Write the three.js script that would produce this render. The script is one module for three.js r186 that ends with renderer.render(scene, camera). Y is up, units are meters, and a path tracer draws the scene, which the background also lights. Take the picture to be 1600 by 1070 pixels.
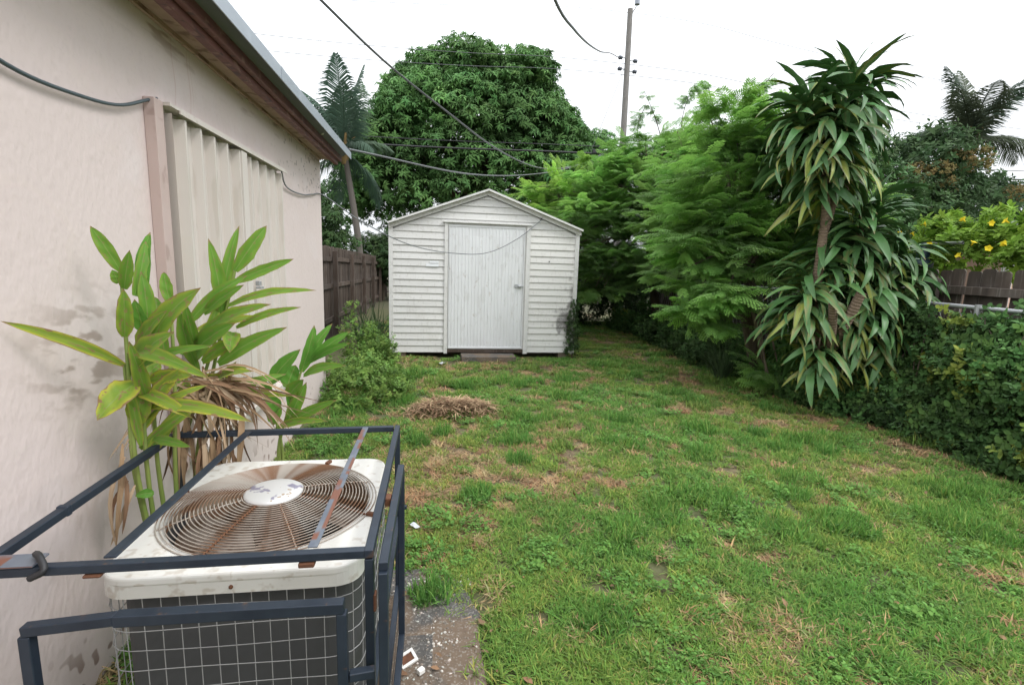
import * as THREE from 'three';
import { mergeGeometries } from 'three/addons/utils/BufferGeometryUtils.js';
import { RoundedBoxGeometry } from 'three/addons/geometries/RoundedBoxGeometry.js';

// ---------------------------------------------------------------- camera, sky, sun, exposure
const scene = new THREE.Scene();
const camera = new THREE.PerspectiveCamera(2 * Math.atan(535 / 790) * 180 / Math.PI, 1600 / 1070, 0.05, 600);
{
  const yaw = 0.1535, pitch = 0.163, roll = 0.033, V = (x, y, z) => new THREE.Vector3(x, y, z);
  const f = V(Math.sin(yaw) * Math.cos(pitch), -Math.sin(pitch), -Math.cos(yaw) * Math.cos(pitch));
  const r0 = V(Math.cos(yaw), 0, Math.sin(yaw)), u0 = r0.clone().cross(f);
  const r = r0.clone().multiplyScalar(Math.cos(roll)).addScaledVector(u0, Math.sin(roll));
  const u = u0.clone().multiplyScalar(Math.cos(roll)).addScaledVector(r0, -Math.sin(roll));
  camera.quaternion.setFromRotationMatrix(new THREE.Matrix4().makeBasis(r, u, f.clone().negate()));
  camera.position.set(0, 1.65, 0);
  camera.updateMatrixWorld();
}
const renderer = new THREE.WebGLRenderer({ antialias: true });
renderer.toneMapping = THREE.LinearToneMapping;
renderer.toneMappingExposure = 1.17;
renderer.shadowMap.enabled = true;
const SKY = 1.55;
{ // bright overcast: brighter towards the zenith, faint cloud texture
  const w = 256, h = 128, a = new Float32Array(w * h * 4);
  for (let j = 0; j < h; j++) for (let i = 0; i < w; i++) {
    const el = ((j + 0.5) / h - 0.5) * Math.PI, az = i / w * Math.PI * 2;
    const s = Math.max(Math.sin(el), 0);
    const c = 1 + 0.04 * Math.sin(az * 3 + 2 * el) * Math.cos(el * 5) + 0.03 * Math.sin(az * 7 - el * 9);
    const L = SKY * (0.55 + 1.0 * s) * c, k = (j * w + i) * 4;
    a[k] = L * 0.97; a[k + 1] = L * 1.0; a[k + 2] = L * 1.04; a[k + 3] = 1;
  }
  const t = new THREE.DataTexture(a, w, h, THREE.RGBAFormat, THREE.FloatType);
  t.mapping = THREE.EquirectangularReflectionMapping; t.magFilter = THREE.LinearFilter; t.minFilter = THREE.LinearFilter; t.needsUpdate = true;
  scene.background = t; scene.environment = t;
}
const sun = new THREE.DirectionalLight(new THREE.Color(1, 0.98, 0.945), 1.3);
sun.position.set(15, 19, 6); sun.target.position.set(1, 0, -5); scene.add(sun, sun.target);
sun.name = 'sun'; sun.castShadow = true; sun.shadow.radius = 34; sun.shadow.mapSize.set(2048, 2048);
Object.assign(sun.shadow.camera, { left: -22, right: 22, top: 22, bottom: -22, near: 1, far: 70 });

// ---------------------------------------------------------------- helpers
let seed = 12345;
const rnd = () => { seed = (seed + 0x6D2B79F5) | 0; let t = Math.imul(seed ^ seed >>> 15, 1 | seed); t = t + Math.imul(t ^ t >>> 7, 61 | t) ^ t; return ((t ^ t >>> 14) >>> 0) / 4294967296; };
const rr = (a, b) => a + (b - a) * rnd();
const gauss = () => (rnd() + rnd() + rnd() + rnd() - 2);
const V3 = (x, y, z) => new THREE.Vector3(x, y, z);
const lerp = (a, b, t) => a + (b - a) * t, clamp = (x, a = 0, b = 1) => Math.min(b, Math.max(a, x));
const sm = (a, b, x) => { const t = clamp((x - a) / (b - a)); return t * t * (3 - 2 * t); };
const mix3 = (a, b, t) => [lerp(a[0], b[0], t), lerp(a[1], b[1], t), lerp(a[2], b[2], t)];
function h2(x, y, s = 0) { let n = Math.imul(x, 374761393) ^ Math.imul(y, 668265263) ^ Math.imul(s, 2147483647 - 91); n = Math.imul(n ^ n >>> 13, 1274126177); return ((n ^ n >>> 16) >>> 0) / 4294967296; }
function vn(x, y, s = 0) { const i = Math.floor(x), j = Math.floor(y), fx = x - i, fy = y - j, u = fx * fx * (3 - 2 * fx), v = fy * fy * (3 - 2 * fy);
  return lerp(lerp(h2(i, j, s), h2(i + 1, j, s), u), lerp(h2(i, j + 1, s), h2(i + 1, j + 1, s), u), v); }
function fbm(x, y, o = 4, s = 0) { let a = 0.5, t = 0, n = 0; for (let k = 0; k < o; k++) { t += a * vn(x, y, s + k * 17); n += a; a *= 0.5; x *= 2.03; y *= 2.03; } return t / n; }
const toS = (c) => Math.round(255 * clamp(c <= 0.0031308 ? 12.92 * c : 1.055 * Math.pow(c, 1 / 2.4) - 0.055));
function colorTex(w, h, fn, rx = 1, ry = 1) {
  const a = new Uint8Array(w * h * 4);
  for (let j = 0; j < h; j++) for (let i = 0; i < w; i++) { const c = fn((i + 0.5) / w, (j + 0.5) / h), k = (j * w + i) * 4; a[k] = toS(c[0]); a[k + 1] = toS(c[1]); a[k + 2] = toS(c[2]); a[k + 3] = 255; }
  return fin(new THREE.DataTexture(a, w, h), rx, ry, true);
}
function grayTex(w, h, fn, rx = 1, ry = 1) {
  const a = new Uint8Array(w * h * 4);
  for (let j = 0; j < h; j++) for (let i = 0; i < w; i++) { const c = Math.round(255 * clamp(fn((i + 0.5) / w, (j + 0.5) / h))), k = (j * w + i) * 4; a[k] = a[k + 1] = a[k + 2] = c; a[k + 3] = 255; }
  return fin(new THREE.DataTexture(a, w, h), rx, ry, false);
}
function fin(t, rx, ry, srgb) { t.wrapS = t.wrapT = THREE.RepeatWrapping; t.repeat.set(rx, ry); t.magFilter = THREE.LinearFilter; t.minFilter = THREE.LinearMipmapLinearFilter; t.generateMipmaps = true; if (srgb) t.colorSpace = THREE.SRGBColorSpace; t.needsUpdate = true; return t; }
const lin = (r, g, b) => new THREE.Color().setRGB(r, g, b);
const std = (c, rough, extra = {}) => new THREE.MeshStandardMaterial({ color: c ? lin(...c) : 0xffffff, roughness: rough, side: THREE.DoubleSide, ...extra });
const leafMat = (rough = 0.5, tr = 0.35, extra = {}) => new THREE.MeshPhysicalMaterial({ color: 0xffffff, roughness: rough, transmission: tr, thickness: 0, specularIntensity: 0.35, side: THREE.DoubleSide, ...extra });

const taken = {};
const numbered = (n) => { taken[n] = (taken[n] ?? -1) + 1; return taken[n] ? n + '_' + String(taken[n]).padStart(3, '0') : n; };
const shade = (o) => { o.castShadow = o.receiveShadow = true; return o; };
function tag(o, label, category, group, kind) { o.userData.label = label; if (category) o.userData.category = category; if (group) o.userData.group = group; if (kind) o.userData.kind = kind; return o; }
function thing(name, label, category, pos = [0, 0, 0], group) { const g = new THREE.Group(); g.name = numbered(name); g.position.set(...pos); scene.add(g); return tag(g, label, category, group); }
function part(name, geo, mat, parent) { const m = shade(new THREE.Mesh(geo, mat)); m.name = name; parent.add(m); return m; }
function top(name, geo, mat, label, category, group, kind) { const m = shade(new THREE.Mesh(geo, mat)); m.name = numbered(name); scene.add(m); return tag(m, label, category, group, kind); }
function struct(name, geo, mat) { const m = shade(new THREE.Mesh(geo, mat)); m.name = name; m.userData.kind = 'structure'; scene.add(m); return m; }
// box from corner to corner; uv in metres
function box(x0, y0, z0, x1, y1, z1) { const g = new THREE.BoxGeometry(x1 - x0, y1 - y0, z1 - z0).translate((x0 + x1) / 2, (y0 + y1) / 2, (z0 + z1) / 2); return metreUV(g); }
function rbox(x0, y0, z0, x1, y1, z1, r = 0.004) { const g = new RoundedBoxGeometry(x1 - x0, y1 - y0, z1 - z0, 1, r).translate((x0 + x1) / 2, (y0 + y1) / 2, (z0 + z1) / 2); return metreUV(g); }
function metreUV(g, ou = 0, ov = 0) { // dominant-axis projection in metres
  const p = g.attributes.position, n = g.attributes.normal, uv = new Float32Array(p.count * 2);
  for (let i = 0; i < p.count; i++) { const ax = Math.abs(n.getX(i)), ay = Math.abs(n.getY(i)), az = Math.abs(n.getZ(i)), x = p.getX(i), y = p.getY(i), z = p.getZ(i);
    let u, v; if (ax >= ay && ax >= az) { u = -z; v = y; } else if (ay >= az) { u = x; v = -z; } else { u = x; v = y; }
    uv[2 * i] = u + ou; uv[2 * i + 1] = v + ov; }
  g.setAttribute('uv', new THREE.BufferAttribute(uv, 2)); return g;
}
// square bar between two points
function barGeo(a, b, w, h = w, r = 0.003) { const d = b.clone().sub(a), L = d.length(); const g = new RoundedBoxGeometry(w, h, L, 1, r);
  const uv = g.attributes.uv, p = g.attributes.position; for (let i = 0; i < p.count; i++) uv.setXY(i, p.getX(i) + p.getY(i), p.getZ(i));
  const m = new THREE.Matrix4(); const z = d.normalize(), up = Math.abs(z.y) > 0.9 ? V3(0, 0, 1) : V3(0, 1, 0), x = up.clone().cross(z).normalize(), y = z.clone().cross(x);
  m.makeBasis(x, y, z); m.setPosition(a.clone().add(b).multiplyScalar(0.5)); return g.applyMatrix4(m); }
// L-section steel
function angleGeo(a, b, w = 0.03, t = 0.004, sx = 1, sy = 1) {
  const d = b.clone().sub(a), L = d.length(), s = new THREE.Shape(); [[0, 0], [w * sx, 0], [w * sx, t * sy], [t * sx, t * sy], [t * sx, w * sy], [0, w * sy]].forEach((p, i) => i ? s.lineTo(...p) : s.moveTo(...p));
  const g = new THREE.ExtrudeGeometry(s, { depth: L, bevelEnabled: false });
  const z = d.normalize(), up = Math.abs(z.y) > 0.9 ? V3(0, 0, 1) : V3(0, 1, 0), x = up.clone().cross(z).normalize(), y = z.clone().cross(x);
  return g.applyMatrix4(new THREE.Matrix4().makeBasis(x, y, z).setPosition(a));
}
const curve = (pts) => new THREE.CatmullRomCurve3(pts.map((p) => p.isVector3 ? p : V3(...p)));
const tube = (pts, r, seg = 24, rad = 6) => new THREE.TubeGeometry(curve(pts), seg, r, rad, false);
function taperTube(pts, r0, r1, seg = 12, rad = 8, wob = 0) { // trunk or limb that tapers; uv in metres
  const c = curve(pts), fr = c.computeFrenetFrames(seg, false), P = [], UV = [], I = [], L = c.getLength();
  for (let i = 0; i <= seg; i++) { const t = i / seg, p = c.getPointAt(t); const r = lerp(r0, r1, t);
    for (let j = 0; j <= rad; j++) { const a = j / rad * Math.PI * 2, k = r * (1 + wob * (vn(Math.cos(a) * 2 + 9, t * L * 5 + Math.sin(a) * 2, 7) - 0.5));
      P.push(p.x + (fr.normals[i].x * Math.cos(a) + fr.binormals[i].x * Math.sin(a)) * k, p.y + (fr.normals[i].y * Math.cos(a) + fr.binormals[i].y * Math.sin(a)) * k, p.z + (fr.normals[i].z * Math.cos(a) + fr.binormals[i].z * Math.sin(a)) * k);
      UV.push(j / rad * 6.28 * r0, t * L); } }
  for (let i = 0; i < seg; i++) for (let j = 0; j < rad; j++) { const a = i * (rad + 1) + j, b = a + rad + 1; I.push(a, b, a + 1, b, b + 1, a + 1); }
  const g = new THREE.BufferGeometry(); g.setAttribute('position', new THREE.Float32BufferAttribute(P, 3)); g.setAttribute('uv', new THREE.Float32BufferAttribute(UV, 2)); g.setIndex(I); g.computeVertexNormals(); return g;
}
function bufGeo(P, I, UV, C) { const g = new THREE.BufferGeometry(); g.setAttribute('position', new THREE.Float32BufferAttribute(P, 3)); if (UV) g.setAttribute('uv', new THREE.Float32BufferAttribute(UV, 2)); if (C) g.setAttribute('color', new THREE.Float32BufferAttribute(C, 3)); g.setIndex(I); g.computeVertexNormals(); return g; }
// extruded sheet: polyline of [x,z] raised from y0 to y1
function sheet(poly, y0, y1) { const P = [], UV = [], I = []; let s = 0; for (let i = 0; i < poly.length - 1; i++) { const [ax, az] = poly[i], [bx, bz] = poly[i + 1], l = Math.hypot(bx - ax, bz - az), k = P.length / 3;
  P.push(ax, y0, az, bx, y0, bz, bx, y1, bz, ax, y1, az); UV.push(s, y0, s + l, y0, s + l, y1, s, y1); I.push(k, k + 1, k + 2, k, k + 2, k + 3); s += l; } return bufGeo(P, I, UV); }
function frame(dir, up = V3(0, 1, 0)) { const x = dir.clone().normalize(); let z = x.clone().cross(up); if (z.lengthSq() < 1e-4) z = V3(0, 0, 1); z.normalize(); const y = z.clone().cross(x); return new THREE.Matrix4().makeBasis(x, y, z); }
const _q = new THREE.Quaternion(), _s = new THREE.Vector3();
// scatter: list of [matrix, [r,g,b]]
function scatter(name, geo, mat, list, parent, kind = 'stuff') {
  const m = shade(new THREE.InstancedMesh(geo, mat, list.length)); const c = new THREE.Color();
  list.forEach(([M, col], i) => { m.setMatrixAt(i, M); m.setColorAt(i, c.setRGB(...col)); });
  m.name = parent ? name : numbered(name); m.userData.kind = kind; (parent || scene).add(m); return m;
}
const place = (p, dir, up, s) => frame(dir, up).scale(_s.set(s, s, s)).setPosition(p);
const rdir = () => { const z = rr(-1, 1), a = rr(0, Math.PI * 2), r = Math.sqrt(1 - z * z); return V3(r * Math.cos(a), z, r * Math.sin(a)); };
const vary = (c, k) => { const f = 1 + k * gauss(), y = 1 + 0.35 * k * gauss(); return [c[0] * f * y, c[1] * f, c[2] * f]; };

// ---------------------------------------------------------------- leaf shapes
// strap leaf along +x, length 1, half width hw(t), bending downward; folded along the midrib
function strapLeaf(n, w, bend, fold = 0.25, wave = 0, colorFn = null, basew = 0.35) {
  const P = [], UV = [], I = [], C = []; let x = 0, y = 0, a = bend[0]; const ds = 1 / n;
  for (let i = 0; i <= n; i++) { const t = i / n;
    const hw = 0.5 * w * Math.max(0.015, Math.pow(Math.sin(Math.PI * clamp(lerp(basew * 0.42, 1, t), 0, 1)), 0.8));
    const wv = wave * Math.sin(t * 17 + w * 40) * hw;
    const nx = -Math.sin(a), ny = Math.cos(a);
    for (const s of [-1, 0, 1]) { const lift = Math.abs(s) * hw * fold + s * wv; P.push(x + nx * lift, y + ny * lift, s * hw); UV.push(t, s * 0.5 + 0.5); if (colorFn) C.push(...colorFn(t, s)); }
    a = lerp(bend[0], bend[1], Math.pow(t, bend[2] || 1)); x += Math.cos(a) * ds; y += Math.sin(a) * ds; }
  for (let i = 0; i < n; i++) for (let j = 0; j < 2; j++) { const k = i * 3 + j; I.push(k, k + 1, k + 3, k + 1, k + 4, k + 3); }
  return bufGeo(P, I, UV, colorFn ? C : null);
}
function rosette(nl, len, w, rise, droop) { // leaves round the +y axis (twig tip)
  const gs = []; for (let i = 0; i < nl; i++) { const g = strapLeaf(3, w / len * rr(0.85, 1.15), [rise + rr(-0.35, 0.35), rise - droop + rr(-0.4, 0.3)], 0.3); const L = len * rr(0.7, 1.15);
    g.scale(L, L, L).rotateY(i * 2.4 + rr(-0.3, 0.3)).translate(0, -len * 0.35 * (i / nl), 0); gs.push(g); }
  return mergeGeometries(gs);
}
function ovalLeaf(L, w, fold = 0.25) { const P = [0, 0, 0, L * 0.35, fold * w * 0.5, w * 0.5, L * 0.75, fold * w * 0.3 - 0.03 * L, w * 0.36, L, -0.08 * L, 0, L * 0.75, fold * w * 0.3 - 0.03 * L, -w * 0.36, L * 0.35, fold * w * 0.5, -w * 0.5, L * 0.45, -0.005 * L, 0];
  return bufGeo(P, [0, 1, 6, 1, 2, 6, 2, 3, 6, 3, 4, 6, 4, 5, 6, 5, 0, 6], [0, .5, .35, 1, .75, .9, 1, .5, .75, .1, .35, 0, .45, .5]); }
function sprig(nl, L, w, span, up = 0.5) { // leaves along a short stem on +y
  const gs = []; for (let i = 0; i < nl; i++) { const k = rr(0.75, 1.2), g = ovalLeaf(L * k, w * k).rotateX(rr(-0.5, 0.5)).rotateZ(rr(up - 0.7, up + 0.35)).rotateY(i * 2.4 + rr(-0.4, 0.4)).translate(0, span * i / nl, 0); gs.push(g); }
  return mergeGeometries(gs);
}
function frondlet(len, pairs, lf, lw) { // twice-feathered leaf along +x, drooping, tiny leaflets
  const P = [], I = []; const quad = (o, d, s) => { const k = P.length / 3, m = o.clone().addScaledVector(d, 0.5), n = s; P.push(o.x, o.y, o.z, m.x + n.x, m.y + n.y, m.z + n.z, o.x + d.x, o.y + d.y, o.z + d.z, m.x - n.x, m.y - n.y, m.z - n.z); I.push(k, k + 1, k + 2, k, k + 2, k + 3); };
  for (let i = 0; i < pairs; i++) { const t = 0.18 + 0.82 * i / (pairs - 1), o = V3(len * t, -len * 0.16 * t * t, 0), pl = len * 0.42 * (1 - 0.45 * Math.abs(t - 0.55));
    for (const sd of [-1, 1]) { const a = rr(0.85, 1.15) * (1 - 0.45 * t), pd = V3(Math.cos(a), -0.22 + rr(-0.12, 0.12), sd * Math.sin(a)).normalize(), side = V3(-pd.z, 0, pd.x).normalize(); const n = 6;
      for (let j = 1; j <= n; j++) { const u = j / n, q = o.clone().addScaledVector(pd, pl * u); q.y -= pl * 0.22 * u * u;
        for (const s2 of [-1, 1]) { const d = side.clone().multiplyScalar(s2 * lf).addScaledVector(pd, lf * 0.45); d.y += rr(-0.35, 0.2) * lf; quad(q, d, pd.clone().multiplyScalar(lw)); } } } }
  const k = P.length / 3; P.push(0, 0, 0.003, 0, 0, -0.003, len, -len * 0.16, 0); I.push(k, k + 1, k + 2);
  return stripped(bufGeo(P, I));
}

// clusters: many leaves joined, each with its own slight colour (multiplied by the copy's colour)
function tint(g, c) { g.setAttribute('color', new THREE.Float32BufferAttribute(Array.from({ length: g.attributes.position.count }, () => c).flat(), 3)); return g; }
const jit = (k) => { const f = 1 + k * gauss(), y = 1 + 0.5 * k * gauss(); return [f * y, f, f * (1 + 0.3 * k * gauss())]; };
function stripped(g) { if (!g.attributes.uv) g.setAttribute('uv', new THREE.Float32BufferAttribute(new Float32Array(g.attributes.position.count * 2), 2)); return g; }
function basisUp(up) { const a = V3(-up.z, rr(-0.1, 0.1), up.x).applyAxisAngle(up, rr(0, 6.28)); const x = a.addScaledVector(up, -a.dot(up)).normalize(); return new THREE.Matrix4().makeBasis(x, up.clone(), x.clone().cross(up)); }
function lumpGeo(geos, n, R, sq = 0.85) { // ball of leaf sprigs, radius R
  const gs = []; for (let i = 0; i < n; i++) { const d = rdir(); if (d.y < -0.3 && rnd() < 0.7) d.y *= -0.6; d.normalize(); const rad = R * (0.55 + 0.5 * Math.sqrt(rnd())); const up = d.clone().multiplyScalar(0.8).add(V3(0, 0.7, 0)).add(rdir().multiplyScalar(0.5)).normalize(); const s = rr(0.75, 1.25);
    gs.push(tint(geos[i % geos.length].clone().applyMatrix4(basisUp(up).scale(V3(s, s, s)).setPosition(d.x * rad, d.y * rad * sq, d.z * rad)), jit(0.22))); }
  return mergeGeometries(gs); }
function sprayGeo(geos, n, R) { // feathery fronds fanning towards +x
  const gs = []; for (let i = 0; i < n; i++) { const p = rdir().multiplyScalar(R * Math.sqrt(rnd())); p.y *= 0.3; const dir = V3(0.8, 0.1, 0).add(rdir().multiplyScalar(0.9)); dir.y = dir.y * 0.3 - 0.06; const s = rr(0.65, 1.15); gs.push(tint(geos[i % geos.length].clone().applyMatrix4(frame(dir, V3(0, 1, 0).add(rdir().multiplyScalar(0.25))).scale(V3(s, s, s)).setPosition(p)), jit(0.16))); }
  return mergeGeometries(gs); }

// ---------------------------------------------------------------- materials
const M = {};
M.black = std([0.02, 0.02, 0.022], 0.55);
M.bluePaint = std(null, 0.5, { map: colorTex(256, 256, (u, v) => { const n = fbm(u * 22, v * 22, 4, 3), r = sm(0.74, 0.82, fbm(u * 14, v * 40, 4, 9)); return mix3(mix3([0.011, 0.018, 0.031], [0.026, 0.038, 0.056], n), [0.10, 0.055, 0.035], r * 0.8); }), metalness: 0.15 });
M.rustBar = std(null, 0.5, { map: colorTex(256, 256, (u, v) => { const n = fbm(u * 18, v * 30, 4, 5), r = sm(0.46, 0.6, fbm(u * 8, v * 12, 4, 19)); return mix3(mix3([0.09, 0.11, 0.15], [0.2, 0.22, 0.25], n), [0.2, 0.085, 0.055], r); }), metalness: 0.3 });
M.rust = std(null, 0.85, { map: colorTex(128, 128, (u, v) => mix3([0.05, 0.024, 0.016], [0.2, 0.075, 0.03], fbm(u * 20, v * 20, 4, 2))) });
M.galv = std([0.42, 0.43, 0.44], 0.45, { metalness: 0.6 });
M.wire = std([0.3, 0.3, 0.295], 0.5, { metalness: 0.1 });
M.guard = std(null, 0.42, { metalness: 0.2, map: colorTex(256, 32, (u, v) => { const r = sm(0.48, 0.66, fbm(u * 30, v * 3, 4, 31)); return mix3([0.42, 0.37, 0.32], [0.2, 0.1, 0.05], r); }) });
M.acTop = std(null, 0.42, { map: colorTex(512, 512, (u, v) => { const d = fbm(u * 9, v * 9, 5, 1), s = sm(0.6, 0.78, fbm(u * 40, v * 40, 3, 8)), l = sm(0.62, 0.8, fbm(u * 5, v * 5, 4, 12)); return mix3(mix3([0.72, 0.715, 0.68], [0.54, 0.51, 0.45], d * 0.6 + l * 0.5), [0.33, 0.25, 0.17], s * 0.4); }) });
M.fins = std([0.085, 0.087, 0.09], 0.6, { metalness: 0.2, bumpMap: grayTex(256, 16, (u) => 0.5 + 0.5 * Math.sin(u * 120 * Math.PI), 6, 1), bumpScale: 0.002 });
M.blade = std(null, 0.5, { metalness: 0.35, map: colorTex(256, 256, (u, v) => mix3([0.23, 0.19, 0.16], [0.1, 0.058, 0.034], sm(0.35, 0.7, fbm(u * 6, v * 6, 5, 44)))) });
M.innerAC = std(null, 0.8, { map: colorTex(256, 128, (u, v) => mix3([0.36, 0.28, 0.2], [0.19, 0.1, 0.055], sm(0.35, 0.62, fbm(u * 24, v * 7, 5, 61)))) });
M.hub = std(null, 0.38, { metalness: 0.35, map: colorTex(256, 256, (u, v) => { const a = sm(0.62, 0.7, fbm(u * 7, v * 7, 4, 70)), b = sm(0.7, 0.74, fbm(u * 11 + 5, v * 11, 3, 71)); return mix3(mix3([0.62, 0.61, 0.60], [0.2, 0.18, 0.27], a * 0.85), [0.3, 0.17, 0.05], b * 0.7); }) });
M.concrete = std(null, 0.95, { map: colorTex(512, 512, (u, v) => { const n = fbm(u * 14, v * 14, 5, 4), s = sm(0.68, 0.75, vn(u * 160, v * 160, 6)), dt = sm(0.36, 0.56, fbm(u * 5, v * 5, 5, 7)); return mix3(mix3(mix3([0.05, 0.047, 0.044], [0.11, 0.102, 0.094], n), [0.15, 0.105, 0.07], dt * 0.85), [0.4, 0.38, 0.34], s * 0.3); }), bumpMap: grayTex(256, 256, (u, v) => fbm(u * 40, v * 40, 3, 4)), bumpScale: 0.006 });
const whitewash = (s, dirt) => colorTex(512, 512, (u, v) => { const n = fbm(u * 3, v * 22, 4, s), b = sm(0.58, 0.8, fbm(u * 7, v * 7, 5, s + 3)), g = sm(0.62, 0.76, fbm(u * 42, v * 24, 3, s + 5)); return mix3(mix3([0.76, 0.755, 0.74], [0.64, 0.63, 0.60], n * 0.7 + b * 0.4), [0.33, 0.31, 0.27], g * dirt); });
M.siding = [1, 2, 3].map((i) => std([0.97, 0.97, 0.97].map((x) => x - 0.03 * i), 0.6, { map: whitewash(i * 10, 0.2) }));
M.mildew = std(null, 0.65, { map: colorTex(1024, 1024, (u, v) => { const x = u * 1.6 + 0.822, y = v * 2.4, n = fbm(x * 3, y * 22, 4, 31), g = sm(0.62, 0.76, fbm(x * 42, y * 24, 3, 35)); let c = mix3(mix3([0.74, 0.73, 0.705], [0.62, 0.605, 0.57], n * 0.8), [0.36, 0.33, 0.29], g * 0.2);
  const e = Math.hypot((x - 2.16) / 0.2, (y - 0.66) / 0.26), e2 = Math.hypot((x - 2.32) / 0.16, (y - 0.85) / 0.65), m = fbm(x * 13, y * 11, 5, 77), f = fbm(x * 60, y * 60, 3, 78); c = mix3(c, [0.13, 0.12, 0.115], clamp(sm(1.15, 0.5, e + 1.5 * (m - 0.5)) * (0.45 + 0.6 * f))); return mix3(c, [0.15, 0.14, 0.13], clamp(0.85 * sm(1.1, 0.4, e2 + 1.8 * (m - 0.5)) * (0.4 + 0.7 * f))); }) });
M.trim = std([0.92, 0.92, 0.92], 0.55, { map: whitewash(50, 0.3) });
M.door = std(null, 0.5, { map: colorTex(512, 512, (u, v) => { const b = fbm(u * 5, v * 4, 5, 14), g = sm(0.62, 0.75, fbm(u * 16, v * 12, 4, 15)), r = sm(0.76, 0.8, fbm(u * 22, v * 22, 4, 16)); return mix3(mix3([0.74, 0.75, 0.76], [0.66, 0.665, 0.67], b), mix3([0.5, 0.49, 0.47], [0.3, 0.2, 0.13], r), g * 0.3 + r * 0.25); }, 0.8, 0.5) });
M.oldTimber = std([0.19, 0.15, 0.115], 0.9);
M.innerMetal = std([0.26, 0.24, 0.22], 0.7, { metalness: 0.2 });
function woodTex(s, a, b, c) { return colorTex(256, 512, (u, v) => { const g = fbm(u * 26, v * 2.2, 4, s), k = sm(0.58, 0.8, fbm(u * 60, v * 4, 3, s + 9)), w = sm(0.5, 0.75, fbm(u * 3, v * 3, 4, s + 4)); return mix3(mix3(a, b, g), c, k * 0.6 + w * 0.35); }); }
M.fence = [0, 1, 2].map((i) => std([1 - 0.16 * i, 1 - 0.16 * i, 1 - 0.16 * i], 0.85, { map: woodTex(100 + i * 7, [0.05, 0.034, 0.025], [0.12, 0.083, 0.062], [0.19, 0.16, 0.14]) }));
M.fenceR = [0, 1, 2].map((i) => std([1 - 0.18 * i, 1 - 0.18 * i, 1 - 0.18 * i], 0.85, { map: woodTex(140 + i * 7, [0.055, 0.042, 0.035], [0.13, 0.098, 0.078], [0.27, 0.24, 0.21]) }));
M.maroon = std(null, 0.6, { map: colorTex(256, 512, (u, v) => { const n = fbm(u * 6, v * 30, 4, 21), k = sm(0.6, 0.75, fbm(u * 18, v * 50, 4, 22)), d = sm(0.62, 0.74, fbm(u * 9, v * 70, 4, 23)); return mix3(mix3(mix3([0.125, 0.043, 0.038], [0.19, 0.072, 0.062], n), [0.33, 0.2, 0.165], k * 0.6), [0.05, 0.022, 0.02], d * 0.8); }, 1, 0.5) });
M.soffit = std(null, 0.85, { map: colorTex(256, 512, (u, v) => { const n = fbm(u * 8, v * 20, 5, 27), k = sm(0.55, 0.75, fbm(u * 14, v * 30, 4, 28)); return mix3(mix3([0.36, 0.235, 0.18], [0.46, 0.33, 0.27], n), [0.14, 0.075, 0.055], k * 0.75); }, 1, 0.5) });
M.dripEdge = std(null, 0.45, { metalness: 0.25, map: colorTex(128, 512, (u, v) => mix3([0.33, 0.37, 0.42], [0.42, 0.46, 0.51], fbm(u * 5, v * 30, 4, 33)), 1, 0.5) });
M.roof = std([0.16, 0.165, 0.17], 0.9);
M.jamb = std(null, 0.7, { map: colorTex(128, 512, (u, v) => { const n = fbm(u * 4, v * 14, 4, 41), k = sm(0.62, 0.74, fbm(u * 12, v * 18, 4, 42)); return mix3(mix3([0.47, 0.36, 0.325], [0.54, 0.43, 0.40], n), [0.3, 0.2, 0.17], k * 0.5); }, 1, 0.45) });
M.shutter = [0, 1].map((i) => std(null, 0.45, { map: colorTex(256, 512, (u, v) => { const n = fbm(u * 4, v * 8, 4, 51 + i), k = sm(0.62, 0.78, fbm(u * 24, v * 10, 4, 55 + i)); return mix3(mix3([0.64, 0.58, 0.535], i ? [0.63, 0.585, 0.545] : [0.61, 0.565, 0.515], n), [0.42, 0.36, 0.29], k * 0.25); }, 1, 0.45) }));
M.bark = std(null, 0.95, { map: colorTex(256, 512, (u, v) => { const n = fbm(u * 14, v * 8, 5, 81); return mix3([0.06, 0.045, 0.034], [0.16, 0.125, 0.09], n); }, 3, 1), bumpMap: grayTex(256, 256, (u, v) => fbm(u * 16, v * 8, 5, 81), 3, 1), bumpScale: 0.015 });
M.barkLight = std([0.2, 0.16, 0.12], 0.95);
M.barkTan = std(null, 0.9, { map: colorTex(256, 512, (u, v) => { const n = fbm(u * 8, v * 22, 5, 84), r = Math.pow(0.5 + 0.5 * Math.sin(v * 150 + 2 * fbm(u * 4, v * 9, 2, 85)), 4); return mix3(mix3([0.17, 0.12, 0.08], [0.30, 0.22, 0.155], n), [0.085, 0.058, 0.04], r * 0.55); }, 2, 1.2), bumpMap: grayTex(64, 512, (u, v) => 0.5 + 0.5 * Math.sin(v * 150), 1, 1.2), bumpScale: 0.006 });
M.palmTrunk = std([0.13, 0.115, 0.1], 0.9);
M.pole = std(null, 0.9, { map: colorTex(128, 512, (u, v) => mix3([0.16, 0.15, 0.14], [0.26, 0.245, 0.23], fbm(u * 20, v * 8, 4, 91))) });
const vcol = { vertexColors: true };
M.leafSmall = leafMat(0.93, 0.32, vcol);
M.leafFine = leafMat(0.97, 0.5, vcol);
M.leafMango = leafMat(0.93, 0.28, vcol);
M.grass = leafMat(0.95, 0.35, vcol);
M.straw = std(null, 0.85);

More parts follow.
